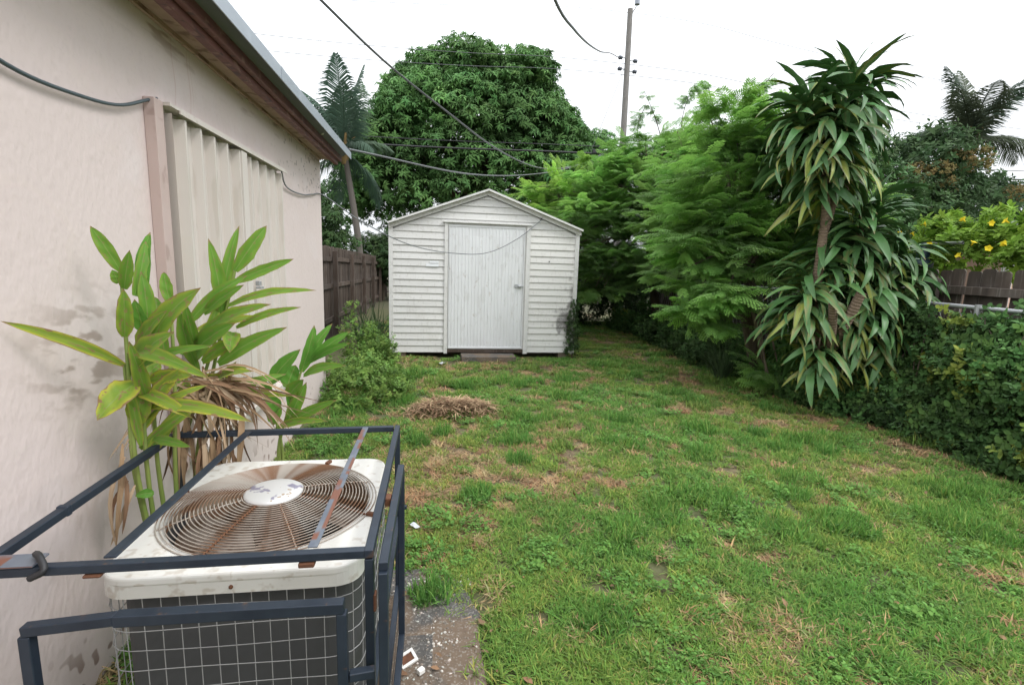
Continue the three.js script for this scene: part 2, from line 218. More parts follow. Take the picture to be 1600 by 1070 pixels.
// ================================================================= GROUND
const dry = (x, z) => { // 0 lush .. 1 bare/brown; patches seen in the photograph plus irregular noise
  let d = sm(0.54, 0.74, fbm(x * 1.7 + 3, z * 1.7 + 8, 5, 201)) * 0.75;
  const sp = (cx, cz, r, k, sx = 1) => { const q = Math.hypot((x - cx) / sx, z - cz) / r + 1.1 * (fbm(x * 3.5, z * 3.5, 5, 210) - 0.5); d = Math.max(d, 0.85 * k * (1 - sm(0.3, 1.0, q))); };
  sp(0.2, -3.95, 0.7, 0.95); sp(-0.1, -3.5, 0.5, 0.9); sp(0.9, -3.3, 0.35, 0.7); sp(0.2, -5.2, 0.75, 0.9); sp(1.4, -5.3, 0.5, 0.6); sp(1.0, -7.4, 0.8, 0.7, 1.8); sp(3.6, -7.0, 0.9, 0.8); sp(3.4, -8.6, 0.7, 0.7); sp(4.4, -4.9, 0.55, 0.95, 1.6); sp(4.45, -3.9, 0.5, 0.8); sp(1.5, -1.9, 0.3, 0.6); sp(1.9, -2.4, 0.35, 0.6); sp(0.1, -3.0, 0.4, 0.8); sp(4.4, -6.1, 0.4, 0.8); sp(0.12, -1.6, 0.3, 0.9); sp(3.9, -10.2, 0.8, 0.5);
  return d;
};
const lawn = new THREE.PlaneGeometry(16, 20, 1, 1).rotateX(-Math.PI / 2).translate(4, 0, -6);
{ const t = colorTex(1024, 1024, (u, v) => { const x = -4 + u * 16, z = 4 - v * 20, d = dry(x, z), n = fbm(x * 9, z * 9, 4, 220), n2 = fbm(x * 40, z * 40, 3, 221); return mix3(mix3([0.065, 0.085, 0.028], [0.095, 0.09, 0.042], n), mix3([0.09, 0.06, 0.037], [0.2, 0.14, 0.085], sm(0.3, 0.7, n2)), clamp(d * 0.85 + 0.15)); });
  // uv of the plane runs u: x, v: up towards far
  struct('lawn', lawn, std(null, 1, { map: t, bumpMap: grayTex(512, 512, (u, v) => fbm(u * 60, v * 60, 4, 225), 6, 8), bumpScale: 0.02 })); }
{ const g = new THREE.PlaneGeometry(700, 700).rotateX(-Math.PI / 2).translate(0, -0.012, 0); struct('ground', g, std(null, 1, { map: colorTex(256, 256, (u, v) => mix3([0.06, 0.07, 0.03], [0.1, 0.085, 0.05], fbm(u * 12, v * 12, 5, 228)), 120, 120) })); }

// old pad of cracked concrete beside the condenser
{ const s = new THREE.Shape(); const pts = []; for (let i = 0; i < 40; i++) { const a = i / 40 * Math.PI * 2, k = 1 + 0.22 * (fbm(Math.cos(a) * 2 + 4, Math.sin(a) * 2, 4, 230) - 0.5) * 2; pts.push([-0.30 + 0.52 * Math.sign(Math.cos(a)) * Math.pow(Math.abs(Math.cos(a)), 0.6) * k, -1.72 + 0.78 * Math.sign(Math.sin(a)) * Math.pow(Math.abs(Math.sin(a)), 0.6) * k]); }
  pts.forEach((p, i) => i ? s.lineTo(p[0], -p[1]) : s.moveTo(p[0], -p[1]));
  const g = new THREE.ExtrudeGeometry(s, { depth: 0.014, bevelEnabled: true, bevelSize: 0.008, bevelThickness: 0.006, bevelSegments: 1 }).rotateX(-Math.PI / 2); metreUV(g);
  struct('concrete_path', g, M.concrete); }

// ================================================================= HOUSE
const house = thing('house', 'pale pink stucco house with maroon fascia and shuttered window', 'house');
{
  const zN = 3.4, zF = -6.07, WX = -1.27, L = zN - zF;
  const wallTex = colorTex(2048, 640, (u, v) => { const z = zN - u * L, y = v * 2.72; let c = mix3([0.675, 0.582, 0.556], [0.642, 0.548, 0.522], fbm(z * 1.1, y * 1.4, 5, 301));
    c = mix3(c, [0.69, 0.615, 0.605], 0.4 * sm(0.55, 0.75, fbm(z * 3, y * 3, 4, 302)));
    const put = (col, k) => { c = mix3(c, col, clamp(k)); };
    // scuffs rubbed by leaves
    const sc = fbm(z * 9 + y * 6, y * 30 - z * 8, 5, 303), reg = sm(0.55, 0.1, Math.hypot((z + 2.05) / 0.75, (y - 1.25) / 0.62)); put([0.30, 0.23, 0.19], reg * sm(0.47, 0.70, sc) * 0.75);
    const reg2 = sm(0.6, 0.1, Math.hypot((z + 1.9) / 0.4, (y - 0.75) / 0.5)); put([0.33, 0.24, 0.2], reg2 * sm(0.5, 0.66, fbm(z * 16, y * 9, 5, 305)) * 0.22);
    // mould specks under the eave at the far end
    const far = sm(-4.0, -5.6, z) * sm(2.0, 2.6, y), sp = vn(z * 34, y * 34, 306); put([0.12, 0.09, 0.07], far * sm(0.82, 0.9, sp));
    put([0.2, 0.12, 0.09], sm(0.79, 0.86, vn(z * 24 + 7, y * 24, 307)) * sm(0.35, 0.05, y) * 0.8);
    put([0.27, 0.17, 0.13], sm(0.58, 0.72, fbm(z * 4, y * 30, 4, 311)) * sm(2.5, 2.66, y) * 0.7);
    // rust runs
    for (const [zz, w, k, lo] of [[-2.86, 0.006, 0.5, 2.3], [-3.02, 0.008, 0.4, 2.25], [-3.05, 0.004, 0.4, 2.35]]) put([0.42, 0.2, 0.16], k * sm(w, 0, Math.abs(z - zz - 0.01 * Math.sin(y * 20))) * sm(lo, lo + 0.06, y) * (0.4 + 0.8 * vn(y * 40, zz, 3)));
    put([0.5, 0.42, 0.385], sm(0.62, 0.7, fbm(z * 26, y * 26, 3, 313)) * 0.08); put([0.42, 0.35, 0.31], sm(0.8, 0.9, vn(z * 95, y * 95, 314)) * 0.1);
    return c; });
  const wallMat = std(null, 0.92, { map: wallTex, bumpMap: grayTex(1024, 512, (u, v) => 0.6 * fbm(u * 190, v * 100, 3, 320) + 0.4 * fbm(u * 40, v * 20, 3, 321), 3, 1), bumpScale: 0.0036 });
  part('wall', new THREE.BoxGeometry(0.2, 2.72, L).translate(WX - 0.1, 1.36, (zN + zF) / 2), wallMat, house);
  const plain = std([0.6, 0.51, 0.48], 0.92);
  part('wall', box(-7.4, 0, zF, WX - 0.2, 2.72, zF + 0.2), plain, house);
  part('wall', box(-7.4, 0, zN - 0.2, WX - 0.2, 2.72, zN), plain, house);
  part('wall', box(-7.4, 0, zF + 0.2, -7.2, 2.72, zN - 0.2), plain, house);
  part('soffit', box(-1.268, 2.676, zF - 0.06, -1.125, 2.69, zN + 0.2), M.soffit, house);
  part('soffit_trim', box(-1.268, 2.655, zF + 0.01, -1.25, 2.675, zN), M.soffit, house);
  part('fascia', rbox(-1.135, 2.63, zF - 0.075, -1.09, 2.745, zN + 0.2, 0.006), M.maroon, house);
  part('fascia', rbox(-1.088, 2.665, zF - 0.08, -1.05, 2.766, zN + 0.2, 0.006), M.maroon, house);
  const drip = part('drip_edge', mergeGeometries([box(-0.955, 2.70, zF - 0.1, -0.949, 2.775, zN + 0.22), box(-1.05, 2.768, zF - 0.1, -0.955, 2.775, zN + 0.22)]), M.dripEdge, house);
  for (let z = -5.4; z < 3; z += 1.83) part('seam_lap', box(-0.9485, 2.699, z, -0.947, 2.776, z + 0.05), M.dripEdge, drip);
  const rs = new THREE.Shape(); [[-0.96, 2.777], [-4.3, 3.55], [-7.7, 2.777], [-7.7, 2.74], [-4.3, 3.45], [-1.05, 2.72]].forEach((p, i) => i ? rs.lineTo(...p) : rs.moveTo(...p));
  part('roof', new THREE.ExtrudeGeometry(rs, { depth: zN - zF + 0.3, bevelEnabled: false }).translate(0, 0, zF - 0.09), M.roof, house);
  const kn = part('knob_insulator', new THREE.SphereGeometry(0.017, 10, 8).translate(-1.04, 2.735, -5.1), std([0.75, 0.72, 0.66], 0.4), house); kn.name = 'knob_insulator';
  // window shutters
  const win = new THREE.Group(); win.name = 'window_shutter'; house.add(win);
  part('jamb', rbox(-1.27, 0.55, -2.635, -1.222, 2.30, -2.56, 0.004), M.jamb, win);
  part('header_track', mergeGeometries([box(-1.27, 2.285, -4.44, -1.195, 2.30, -2.638), box(-1.27, 2.245, -4.44, -1.262, 2.285, -2.638)]), M.shutter[0], win);
  part('header_lip', box(-1.19, 2.268, -4.44, -1.184, 2.2845, -2.71), M.shutter[0], win);
  const ribs = [-2.66, -2.80, -2.965, -3.13, -3.305, -3.49, -3.585, -3.72, -3.86, -4.03, -4.22, -4.41];
  for (let i = 0; i < ribs.length - 1; i++) { const a = ribs[i], b = ribs[i + 1], wide = i === 5, f = wide ? -1.196 : -1.244 + 0.004 * (i % 2), o = wide ? -1.192 : -1.2 + (i > 5 ? -0.012 : 0);
    part('shutter_slat', sheet(wide ? [[-1.25, a], [o, a - 0.002], [o, b + 0.004], [-1.25, b]] : [[o, a], [f, a - 0.012], [f - 0.003, b + 0.03], [o, b + 0.022], [o, b + 0.002], [f, b]], 0.62, 2.262 - 0.006 * h2(i, 3)), M.shutter[i % 2], win); }
  part('sill_track', box(-1.27, 0.58, -4.44, -1.18, 0.62, -2.642), M.shutter[0], win);
  part('latch', mergeGeometries([rbox(-1.192, 1.42, -3.66, -1.165, 1.45, -3.62, 0.003), rbox(-1.185, 1.40, -3.655, -1.15, 1.415, -3.60, 0.003)]), M.galv, win);
  part('service_mast', new THREE.CylinderGeometry(0.03, 0.03, 1.6, 10).translate(-2.0, 3.6, -3.0), M.galv, house);
}
// cable pinned along the wall, then the line across to the shed
top('wall_cable', tube([[-1.25, 2.4, -0.9], [-1.25, 2.24, -1.5], [-1.25, 2.165, -1.8], [-1.25, 2.17, -2.1], [-1.25, 2.205, -2.35], [-1.245, 2.285, -2.56], [-1.235, 2.305, -2.61]], 0.007, 40), std([0.06, 0.085, 0.095], 0.5), 'grey-green cable drooping along the pink stucco wall to the shutter jamb', 'cable');
top('sagging_cable', tube([[-1.22, 2.29, -4.42], [-1.245, 2.2, -4.6], [-1.25, 2.19, -5.2], [-1.25, 2.24, -5.6], [-1.235, 2.28, -6.06], [-0.9, 2.05, -6.4], [-0.35, 1.80, -7.0], [0.25, 1.71, -7.55], [0.8, 1.74, -7.9], [1.3, 1.98, -8.15], [1.69, 2.29, -8.24]], 0.0065, 90), std([0.17, 0.18, 0.19], 0.5), 'thin cable sagging from the house corner to the shed front above its door', 'cable');

// ================================================================= AIR CONDITIONER
const AC = { x0: -0.87, x1: -0.205, z0: -2.09, z1: -1.335, y0: 0.1, y1: 0.80 };
{
  const ac = thing('condenser_unit', 'white topped air conditioner condenser with rusty fan guard inside a steel cage', 'air conditioner', [(AC.x0 + AC.x1) / 2, 0, (AC.z0 + AC.z1) / 2]);
  const W = AC.x1 - AC.x0, D = AC.z1 - AC.z0, rc = 0.085;
  const rrect = (w, d, r, S = new THREE.Shape()) => { const x = w / 2, y = d / 2; S.moveTo(-x + r, -y); S.lineTo(x - r, -y); S.quadraticCurveTo(x, -y, x, -y + r); S.lineTo(x, y - r); S.quadraticCurveTo(x, y, x - r, y); S.lineTo(-x + r, y); S.quadraticCurveTo(-x, y, -x, y - r); S.lineTo(-x, -y + r); S.quadraticCurveTo(-x, -y, -x + r, -y); return S; };
  part('base_pan', new THREE.ExtrudeGeometry(rrect(W, D, rc), { depth: 0.06, bevelEnabled: false, curveSegments: 6 }).rotateX(-Math.PI / 2).translate(0, 0.05, 0), M.acTop, ac);
  part('pad', rbox(-W / 2 - 0.06, 0.0, -D / 2 - 0.06, W / 2 + 0.06, 0.05, D / 2 + 0.06, 0.008), M.concrete, ac);
  const ring = rrect(W - 0.05, D - 0.05, rc).getPoints(8).map((p) => [p.x, p.y]);
  part('coil', sheet(ring, 0.11, 0.75), M.fins, ac);
  // top lid with hole
  const R = 0.318, lid = rrect(W, D, rc); const hole = new THREE.Path(); hole.absarc(0, 0, R, 0, Math.PI * 2, true); lid.holes.push(hole);
  const lg = new THREE.ExtrudeGeometry(lid, { depth: 0.012, bevelEnabled: true, bevelSize: 0.008, bevelThickness: 0.009, bevelSegments: 3, curveSegments: 40 }).rotateX(-Math.PI / 2).translate(0, 0.779, 0);
  metreUV(lg); part('top_panel', lg, M.acTop, ac);
  const sk = part('top_skirt', sheet(rrect(W + 0.012, D + 0.012, rc).getPoints(8).map((p) => [p.x, p.y]), 0.738, 0.785), M.acTop, ac);
  part('screw', new THREE.SphereGeometry(0.006, 8, 6).translate(0, 0.757, D / 2 + 0.007), M.rust, ac); part('screw', new THREE.SphereGeometry(0.005, 8, 6).translate(W / 2 - 0.06, 0.77, D / 2 - 0.004), M.rust, ac);
  part('fan_shroud', new THREE.CylinderGeometry(R, R * 0.97, 0.2, 48, 1, true).translate(0, 0.69, 0), M.innerAC, ac);
  part('inner_floor', new THREE.CircleGeometry(R, 40).rotateX(-Math.PI / 2).translate(0, 0.36, 0), M.innerMetal, ac);
  // fan
  const fan = new THREE.Group(); fan.name = 'fan'; fan.position.set(0, 0.705, 0); fan.rotation.y = 0.5; ac.add(fan);
  for (let k = 0; k < 4; k++) { const P = [], I = [], UV = []; const nr = 6, na = 8; for (let i = 0; i <= nr; i++) { const r = lerp(0.05, 0.295, i / nr), sp = lerp(0.45, 0.62, i / nr), off = 0.25 * Math.pow(i / nr, 2); for (let j = 0; j <= na; j++) { const t = j / na, a = off + (t - 0.5) * 2 * sp; P.push(r * Math.cos(a), 0.05 * (t - 0.5) * (1.4 - 0.4 * i / nr) + 0.012 * Math.sin(t * 3.14), r * Math.sin(a)); UV.push(i / nr, t); } }
    for (let i = 0; i < nr; i++) for (let j = 0; j < na; j++) { const a = i * (na + 1) + j; I.push(a, a + na + 1, a + 1, a + 1, a + na + 1, a + na + 2); }
    part('fan_blade', bufGeo(P, I, UV).rotateY(k * Math.PI / 2), M.blade, fan); }
  part('fan_motor', new THREE.CylinderGeometry(0.072, 0.075, 0.13, 24), M.blade, fan);
  // guard: domed rings, spokes, hub plate
  const gd = new THREE.Group(); gd.name = 'fan_guard'; ac.add(gd); const gy = (r) => 0.803 + 0.042 * Math.pow(Math.cos(clamp(r / 0.335) * Math.PI / 2), 0.9);
  for (let i = 0; i < 22; i++) { const r = lerp(0.098, 0.335, i / 21); part('guard_ring', new THREE.TorusGeometry(r, 0.0019, 5, 64).rotateX(Math.PI / 2).translate(0, gy(r), 0), M.guard, gd); }
  for (let i = 0; i < 8; i++) { const a = i * Math.PI / 4 + 0.32, ext = i % 2 ? 0.33 : 0.358, pts = []; for (let k = 0; k <= 6; k++) { const r = lerp(0.08, ext, k / 6); pts.push([r * Math.cos(a), gy(r) - 0.003, r * Math.sin(a)]); } part('guard_spoke', tube(pts, i % 2 ? 0.0026 : 0.0036, 10, 5), i % 2 ? M.guard : M.rust, gd);
    if (i % 2 === 0) part('guard_clip', rbox(-0.016, 0.8, -0.007, 0.016, 0.812, 0.007, 0.002).rotateY(-a).translate(0.352 * Math.cos(a), 0, 0.352 * Math.sin(a)), M.rust, gd); }
  const hp = part('hub_plate', new THREE.LatheGeometry([[0.0001, 0.012], [0.05, 0.011], [0.085, 0.007], [0.093, 0.001], [0.093, -0.004]].map((p) => new THREE.Vector2(...p)), 40).translate(0, 0.845, 0), M.hub, gd);
  { const p = hp.geometry.attributes.position, uv = hp.geometry.attributes.uv; for (let i = 0; i < p.count; i++) uv.setXY(i, p.getX(i) * 4 + 0.5, p.getZ(i) * 4 + 0.5); }
  // wire guard round the coil
  const gr = new THREE.Group(); gr.name = 'coil_guard'; ac.add(gr);
  const per = rrect(W + 0.002, D + 0.002, rc).getPoints(8), cl = new THREE.CatmullRomCurve3(per.slice(0, -1).map((p) => V3(p.x, 0, p.y)), true, 'catmullrom', 0.1), LL = cl.getLength(), nV = Math.round(LL / 0.0445);
  for (let i = 0; i < nV; i++) { const p = cl.getPointAt(i / nV); part('guard_wire', new THREE.CylinderGeometry(0.0014, 0.0014, 0.64, 5).rotateZ(0.01 * gauss()).rotateX(0.012 * gauss()).translate(p.x, 0.43, p.z), M.wire, gr); }
  for (let y = 0.15; y < 0.74; y += 0.0615) { const pts = cl.getSpacedPoints(90).slice(0, -1).map((p) => V3(p.x * 1.004, y + 0.003 * Math.sin(p.x * 9 + y * 30), p.z * 1.004)); part('guard_wire', new THREE.TubeGeometry(new THREE.CatmullRomCurve3(pts, true), 90, 0.0014, 5, true), M.wire, gr); }
  part('refrigerant_pipe', tube([[-W / 2, 0.25, 0.25], [-W / 2 - 0.12, 0.24, 0.28], [-W / 2 - 0.3, 0.3, 0.3], [-W / 2 - 0.4, 0.32, 0.3]], 0.014, 16, 8), std([0.5, 0.47, 0.42], 0.7), ac);
}
// security cage
{
  const cg = thing('security_cage', 'dark blue steel security cage around the air conditioner', 'cage');
  const T = 0.885, w = 0.0235; const bar = (a, b, m = M.bluePaint, ww = w, hh = ww) => part('bar', barGeo(V3(...a), V3(...b), ww, hh), m, cg);
  bar([-1.07, T, -1.25], [-0.17, T, -1.25]);                                   // front top rail
  bar([-0.165, T + 0.002, -1.236], [-0.165, T - 0.004, -2.25]);                   // right top rail
  bar([-1.06, T, -2.19], [-0.18, T - 0.004, -2.235], M.bluePaint, 0.024);          // rear top rail
  bar([-1.065, T, -1.266], [-1.065, T, -2.175], M.bluePaint, 0.026);                   // wall-side rail
  bar([-0.785, T + 0.012, -1.266], [-0.775, T + 0.012, -2.18], M.bluePaint, 0.03, 0.006);     // flat straps across the top
  bar([-0.31, T + 0.012, -1.266], [-0.30, T + 0.012, -2.21], M.rustBar, 0.026, 0.006);
  const legs = [[-0.165, -1.25], [-0.165, -2.24], [-1.065, -2.19]]; for (const [x, z] of legs) bar([x, 0.0, z], [x, T - 0.014, z]);
  bar([-1.075, 0.0, -1.235], [-1.075, T - 0.014, -1.25]);
  // hinged side gate, slightly proud and sagging
  bar([-0.125, T - 0.012, -1.20], [-0.122, T - 0.02, -1.84], M.bluePaint, 0.024);
  bar([-0.125, 0.15, -1.20], [-0.125, T - 0.024, -1.20], M.bluePaint, 0.024);
  bar([-0.122, 0.15, -1.84], [-0.122, T - 0.032, -1.84], M.bluePaint, 0.024);
  bar([-0.125, 0.16, -1.213], [-0.122, 0.16, -1.828], M.bluePaint, 0.024);
  bar([-0.165, 0.46, -1.265], [-0.165, 0.45, -2.225], M.bluePaint, 0.024);
  bar([-0.165, 0.1, -1.265], [-0.165, 0.1, -2.225], M.bluePaint, 0.024);
  bar([-0.152, 0.62, -2.0], [-0.11, 0.62, -2.0], M.bluePaint, 0.016);
  // bent front frame
  bar([-0.95, 0.755, -1.215], [-0.75, 0.772, -1.21], M.bluePaint, 0.026); bar([-0.752, 0.77, -1.212], [-0.222, 0.772, -1.20], M.bluePaint, 0.03);
  bar([-0.945, 0.0, -1.215], [-0.945, 0.742, -1.215], M.bluePaint, 0.026); bar([-0.228, 0.0, -1.2], [-0.228, 0.756, -1.2], M.bluePaint, 0.026);
  bar([-0.214, 0.565, -1.205], [-0.15, 0.565, -1.212], M.bluePaint, 0.024);
  part('hinge_plate', rbox(-0.155, 0.72, -1.262, -0.148, 0.77, -1.235), M.rust, cg); part('hinge_plate', rbox(-0.156, T - 0.035, -1.6, -0.136, T - 0.006, -1.56), M.rust, cg);
  part('weld_clip', rbox(-0.83, T - 0.022, -1.266, -0.79, T - 0.014, -1.234), M.rust, cg); part('weld_clip', rbox(-0.34, T - 0.028, -1.268, -0.3, T - 0.014, -1.236), M.rust, cg);
  part('rail_joint', rbox(-1.082, T - 0.016, -1.56, -1.05, T + 0.016, -1.54), M.bluePaint, cg);
  const strap = part('latch_strap', rbox(-1.1, T + 0.014, -1.29, -0.93, T + 0.02, -1.235, 0.002), M.rustBar, cg); part('latch_hook', tube([[-0.945, T + 0.03, -1.27], [-0.92, T + 0.035, -1.245], [-0.9, T + 0.012, -1.225], [-0.93, T - 0.005, -1.222]], 0.008, 14, 6), M.black, cg);
}

// ================================================================= SHED
{
  const X0 = -0.72, X1 = 2.345, Z = -8.3, Y0 = 0.1, YE = 2.14, XM = 0.822, YP = 2.70;
  const sh = thing('garden_shed', 'white lap sided garden shed with ribbed metal door', 'shed', [XM, 0, Z]);
  const B = (x0, y0, z0, x1, y1, z1) => box(x0 - XM, y0, z0 - Z, x1 - XM, y1, z1 - Z), RB = (x0, y0, z0, x1, y1, z1, r) => rbox(x0 - XM, y0, z0 - Z, x1 - XM, y1, z1 - Z, r);
  const D0 = 0.2, D1 = 1.462;
  const bodyS = new THREE.Shape(); [[X0 + 0.02, Y0], [X1 - 0.02, Y0], [X1 - 0.02, YE], [XM, YP - 0.06], [X0 + 0.02, YE]].forEach((p, i) => i ? bodyS.lineTo(p[0] - XM, p[1]) : bodyS.moveTo(p[0] - XM, p[1]));
  part('body', new THREE.ExtrudeGeometry(bodyS, { depth: 2.9, bevelEnabled: false }).translate(0, 0, -2.93), M.siding[0], sh);
  const slope = (YP - YE) / (XM - X0), roofY = (x) => YP - 0.075 - Math.abs(x - XM) * slope;
  const ex = 0.1075; let n = 0;
  const board = (x0, x1, y, mat, own) => { const h = Math.min(0.124, 9), s = new THREE.Shape(); const yt = y + h; // clip by the roof slope
    const pts = []; const L0 = Math.max(x0, XM - (YP - 0.075 - y) / slope), R0 = Math.min(x1, XM + (YP - 0.075 - y) / slope), L1 = Math.max(x0, XM - (YP - 0.075 - yt) / slope), R1 = Math.min(x1, XM + (YP - 0.075 - yt) / slope);
    if (R0 - L0 < 0.05) return; pts.push([L0, 0], [R0, 0]); if (R1 > L1) pts.push([R1, h], [L1, h]); else pts.push([XM, (YP - 0.075 - y)]);
    pts.forEach((p, i) => i ? s.lineTo(p[0] - XM, p[1]) : s.moveTo(p[0] - XM, p[1]));
    const g = new THREE.ExtrudeGeometry(s, { depth: 0.011, bevelEnabled: false }).rotateX(-0.15 + 0.012 * gauss()).rotateZ(0.0012 * gauss()).translate(0, y + 0.002 * gauss(), 0.006 + 0.0015 * rnd()); metreUV(g, own ? 0 : n * 0.37, own ? 0 : n * 0.61); if (own) { const q = g.attributes.uv; for (let i = 0; i < q.count; i++) q.setXY(i, q.getX(i) / 1.6, q.getY(i) / 2.4); }
    part('siding_board', g, mat, sh); n++; };
  for (let k = 0; k < 24; k++) { const y = Y0 + 0.0 + k * ex; const m = M.siding[(k * 7 + 1) % 3];
    if (y < 2.14) { board(X0 + 0.02, D0 - 0.055, y, m); board(D1 + 0.055, X1 - 0.02, y, M.mildew, true); }
    else board(X0 + 0.02, X1 - 0.02, y, m); }
  part('corner_trim', RB(X0 - 0.012, Y0 - 0.02, Z - 0.02, X0 + 0.055, YE - 0.02, Z + 0.034, 0.004), M.trim, sh); part('corner_trim', RB(X1 - 0.055, Y0 - 0.02, Z - 0.02, X1 + 0.012, YE - 0.02, Z + 0.034, 0.004), M.trim, sh);
  part('door_casing', RB(D0 - 0.06, Y0 - 0.02, Z, D0 - 0.004, 2.19, Z + 0.036, 0.004), M.trim, sh); part('door_casing', RB(D1 + 0.004, Y0 - 0.02, Z, D1 + 0.075, 2.19, Z + 0.036, 0.004), M.trim, sh);
  part('door_header', RB(D0 - 0.09, 2.193, Z, D1 + 0.09, 2.215, Z + 0.06, 0.004), M.trim, sh);
  part('door_reveal', B(D0 - 0.004, Y0, Z - 0.01, D1 + 0.004, 2.19, Z + 0.007), M.siding[1], sh);
  const door = new THREE.Group(); door.name = 'door'; sh.add(door);
  { const pl = []; let x = D0 + 0.022; const xe = D1 - 0.04; const N = 22, p = (xe - x) / N; for (let i = 0; i < N; i++) { pl.push([x - XM, 0.02], [x + p * 0.62 - XM, 0.02], [x + p * 0.7 - XM, 0.026], [x + p * 0.92 - XM, 0.026]); x += p; } pl.push([xe - XM, 0.02]);
    part('door_panel', sheet(pl, 0.19, 2.14), M.door, door);
    part('door_rail', RB(D0 + 0.018, 2.135, Z + 0.008, D1 - 0.034, 2.162, Z + 0.03, 0.003), M.door, door); part('door_rail', RB(D0 + 0.018, 0.165, Z + 0.008, D1 - 0.034, 0.195, Z + 0.03, 0.003), M.door, door);
    part('door_stile', RB(D0 + 0.006, 0.166, Z + 0.008, D0 + 0.019, 2.16, Z + 0.03, 0.003), M.door, door); part('door_stile', RB(D1 - 0.036, 0.166, Z + 0.008, D1 - 0.02, 2.16, Z + 0.03, 0.003), M.door, door);
    part('lock_plate', RB(1.29, 1.185, Z + 0.028, 1.345, 1.245, Z + 0.034, 0.002), M.galv, door); part('handle', new THREE.SphereGeometry(0.028, 14, 10).scale(1, 1, 0.8).translate(1.372 - XM, 1.213, 0.055), M.galv, door); part('hasp', RB(1.34, 1.205, Z + 0.034, 1.44, 1.222, Z + 0.042, 0.002), M.galv, door); }
  for (const s of [-1, 1]) { const a = V3(s * (X1 - XM + 0.035), roofY(X1 + 0.035) + 0.045, -1.42), L = Math.hypot(X1 - XM + 0.04, (X1 - XM + 0.04) * slope), an = Math.atan(slope);
    const g = new THREE.BoxGeometry(L, 0.028, 3.06).translate(-L / 2, 0, 0); metreUV(g); g.rotateZ(-an); if (s < 0) g.scale(-1, 1, 1); g.translate(s * (X1 - XM + 0.04), YE + 0.008, -1.4);
    if (s < 0) { const i = g.index.array; for (let k = 0; k < i.length; k += 3) { const t = i[k]; i[k] = i[k + 1]; i[k + 1] = t; } g.computeVertexNormals(); }
    part('roof_panel', g, M.trim, sh);
    const f = new THREE.Shape(); [[0, YP + 0.004], [s * (X1 - XM + 0.03), YE - 0.006], [s * (X1 - XM + 0.03), YE - 0.07], [0, YP - 0.062]].forEach((p, i) => i ? f.lineTo(...p) : f.moveTo(...p));
    part('rake_trim', metreUV(new THREE.ExtrudeGeometry(f, { depth: 0.02, bevelEnabled: false }).translate(0, 0, 0.03)), M.trim, sh); }
  part('floor_skid', B(X0 + 0.1, 0.0, Z - 2.9, X0 + 0.25, Y0, Z - 0.02), M.oldTimber, sh); part('floor_skid', B(X1 - 0.25, 0.0, Z - 2.9, X1 - 0.1, Y0, Z - 0.02), M.oldTimber, sh); part('floor_skid', B(XM - 0.08, 0.0, Z - 2.9, XM + 0.08, Y0, Z - 0.02), M.oldTimber, sh);
  part('threshold', RB(D0, 0.1, Z - 0.01, D1, 0.155, Z + 0.02, 0.004), M.fence[1], sh);
  part('side_skirt', B(X0 + 0.03, 0.0, Z - 0.4, X1 - 0.03, 0.09, Z - 0.38), M.oldTimber, sh);
  for (const [x, y, w, h] of [[-0.05, 1.515, 0.2, 0.045], [-0.02, 1.565, 0.14, 0.03]]) part('paint_patch', RB(x - w / 2, y - h / 2, Z + 0.0215, x + w / 2, y + h / 2, Z + 0.0245, 0.001), std([0.8, 0.82, 0.84], 0.5), sh);
  part('line_hook', tube([[1.69 - XM, 2.30, 0.02], [1.69 - XM, 2.30, 0.06], [1.70 - XM, 2.325, 0.065]], 0.008, 8, 6), M.black, sh);
  part('vent_hole', new THREE.CircleGeometry(0.012, 10).translate(1.86 - XM, 1.63, 0.0245), M.black, sh);
  top('step_slab', rbox(0.42, 0.0, -8.24, 1.3, 0.095, -7.9, 0.01).rotateY(0), M.concrete, 'grey concrete step slab below the shed door', 'step');
}

// ================================================================= FENCES
function picket(h, w, rot) { const s = new THREE.Shape(), c = 0.022; [[0, 0], [w, 0], [w, h - c], [w - c, h], [c, h], [0, h - c]].forEach((p, i) => i ? s.lineTo(...p) : s.moveTo(...p)); return metreUV(new THREE.ExtrudeGeometry(s, { depth: 0.017, bevelEnabled: false })).rotateY(rot); }
{ // left boundary: the framing side faces the yard
  const f = thing('wooden_fence', 'dark weathered board fence with posts behind the house corner', 'fence', [-2.05, 0, -6.5]);
  const gs = [0, 1, 2, 3].map((i) => picket(1.86, 0.138, Math.PI / 2)); let k = 0; const y = (z) => -0.022 * Math.max(0, -z - 9.5);
  for (let z = -6.6; z > -22.3; z -= 0.15) { const m = part('picket', gs[k % 4], M.fence[Math.floor(h2(k, 5) * 3)], f); m.position.set(-0.02 + 0.006 * gauss(), y(z) - 0.06 + 0.02 * (h2(k, 1) - 0.5), z + 6.5); m.rotation.x = 0.012 * gauss(); k++; }
  for (let z = -6.4, i = 0; z > -22; z -= 2.05, i++) { part('post', rbox(0.05, 0, z + 6.5 - 0.045, 0.14, 1.72 + y(z), z + 6.5 + 0.045, 0.006), M.fence[i % 3], f);
    for (const h of [0.35, 1.0, 1.52]) { const g = rbox(0.003, h, -2.02, 0.045, h + 0.085, 0, 0.004).rotateX(-Math.atan((y(z - 2.05) - y(z)) / 2.05) * -1).translate(0, y(z), z + 6.5); part('rail', g, M.fence[(i + 1) % 3], f); } } }
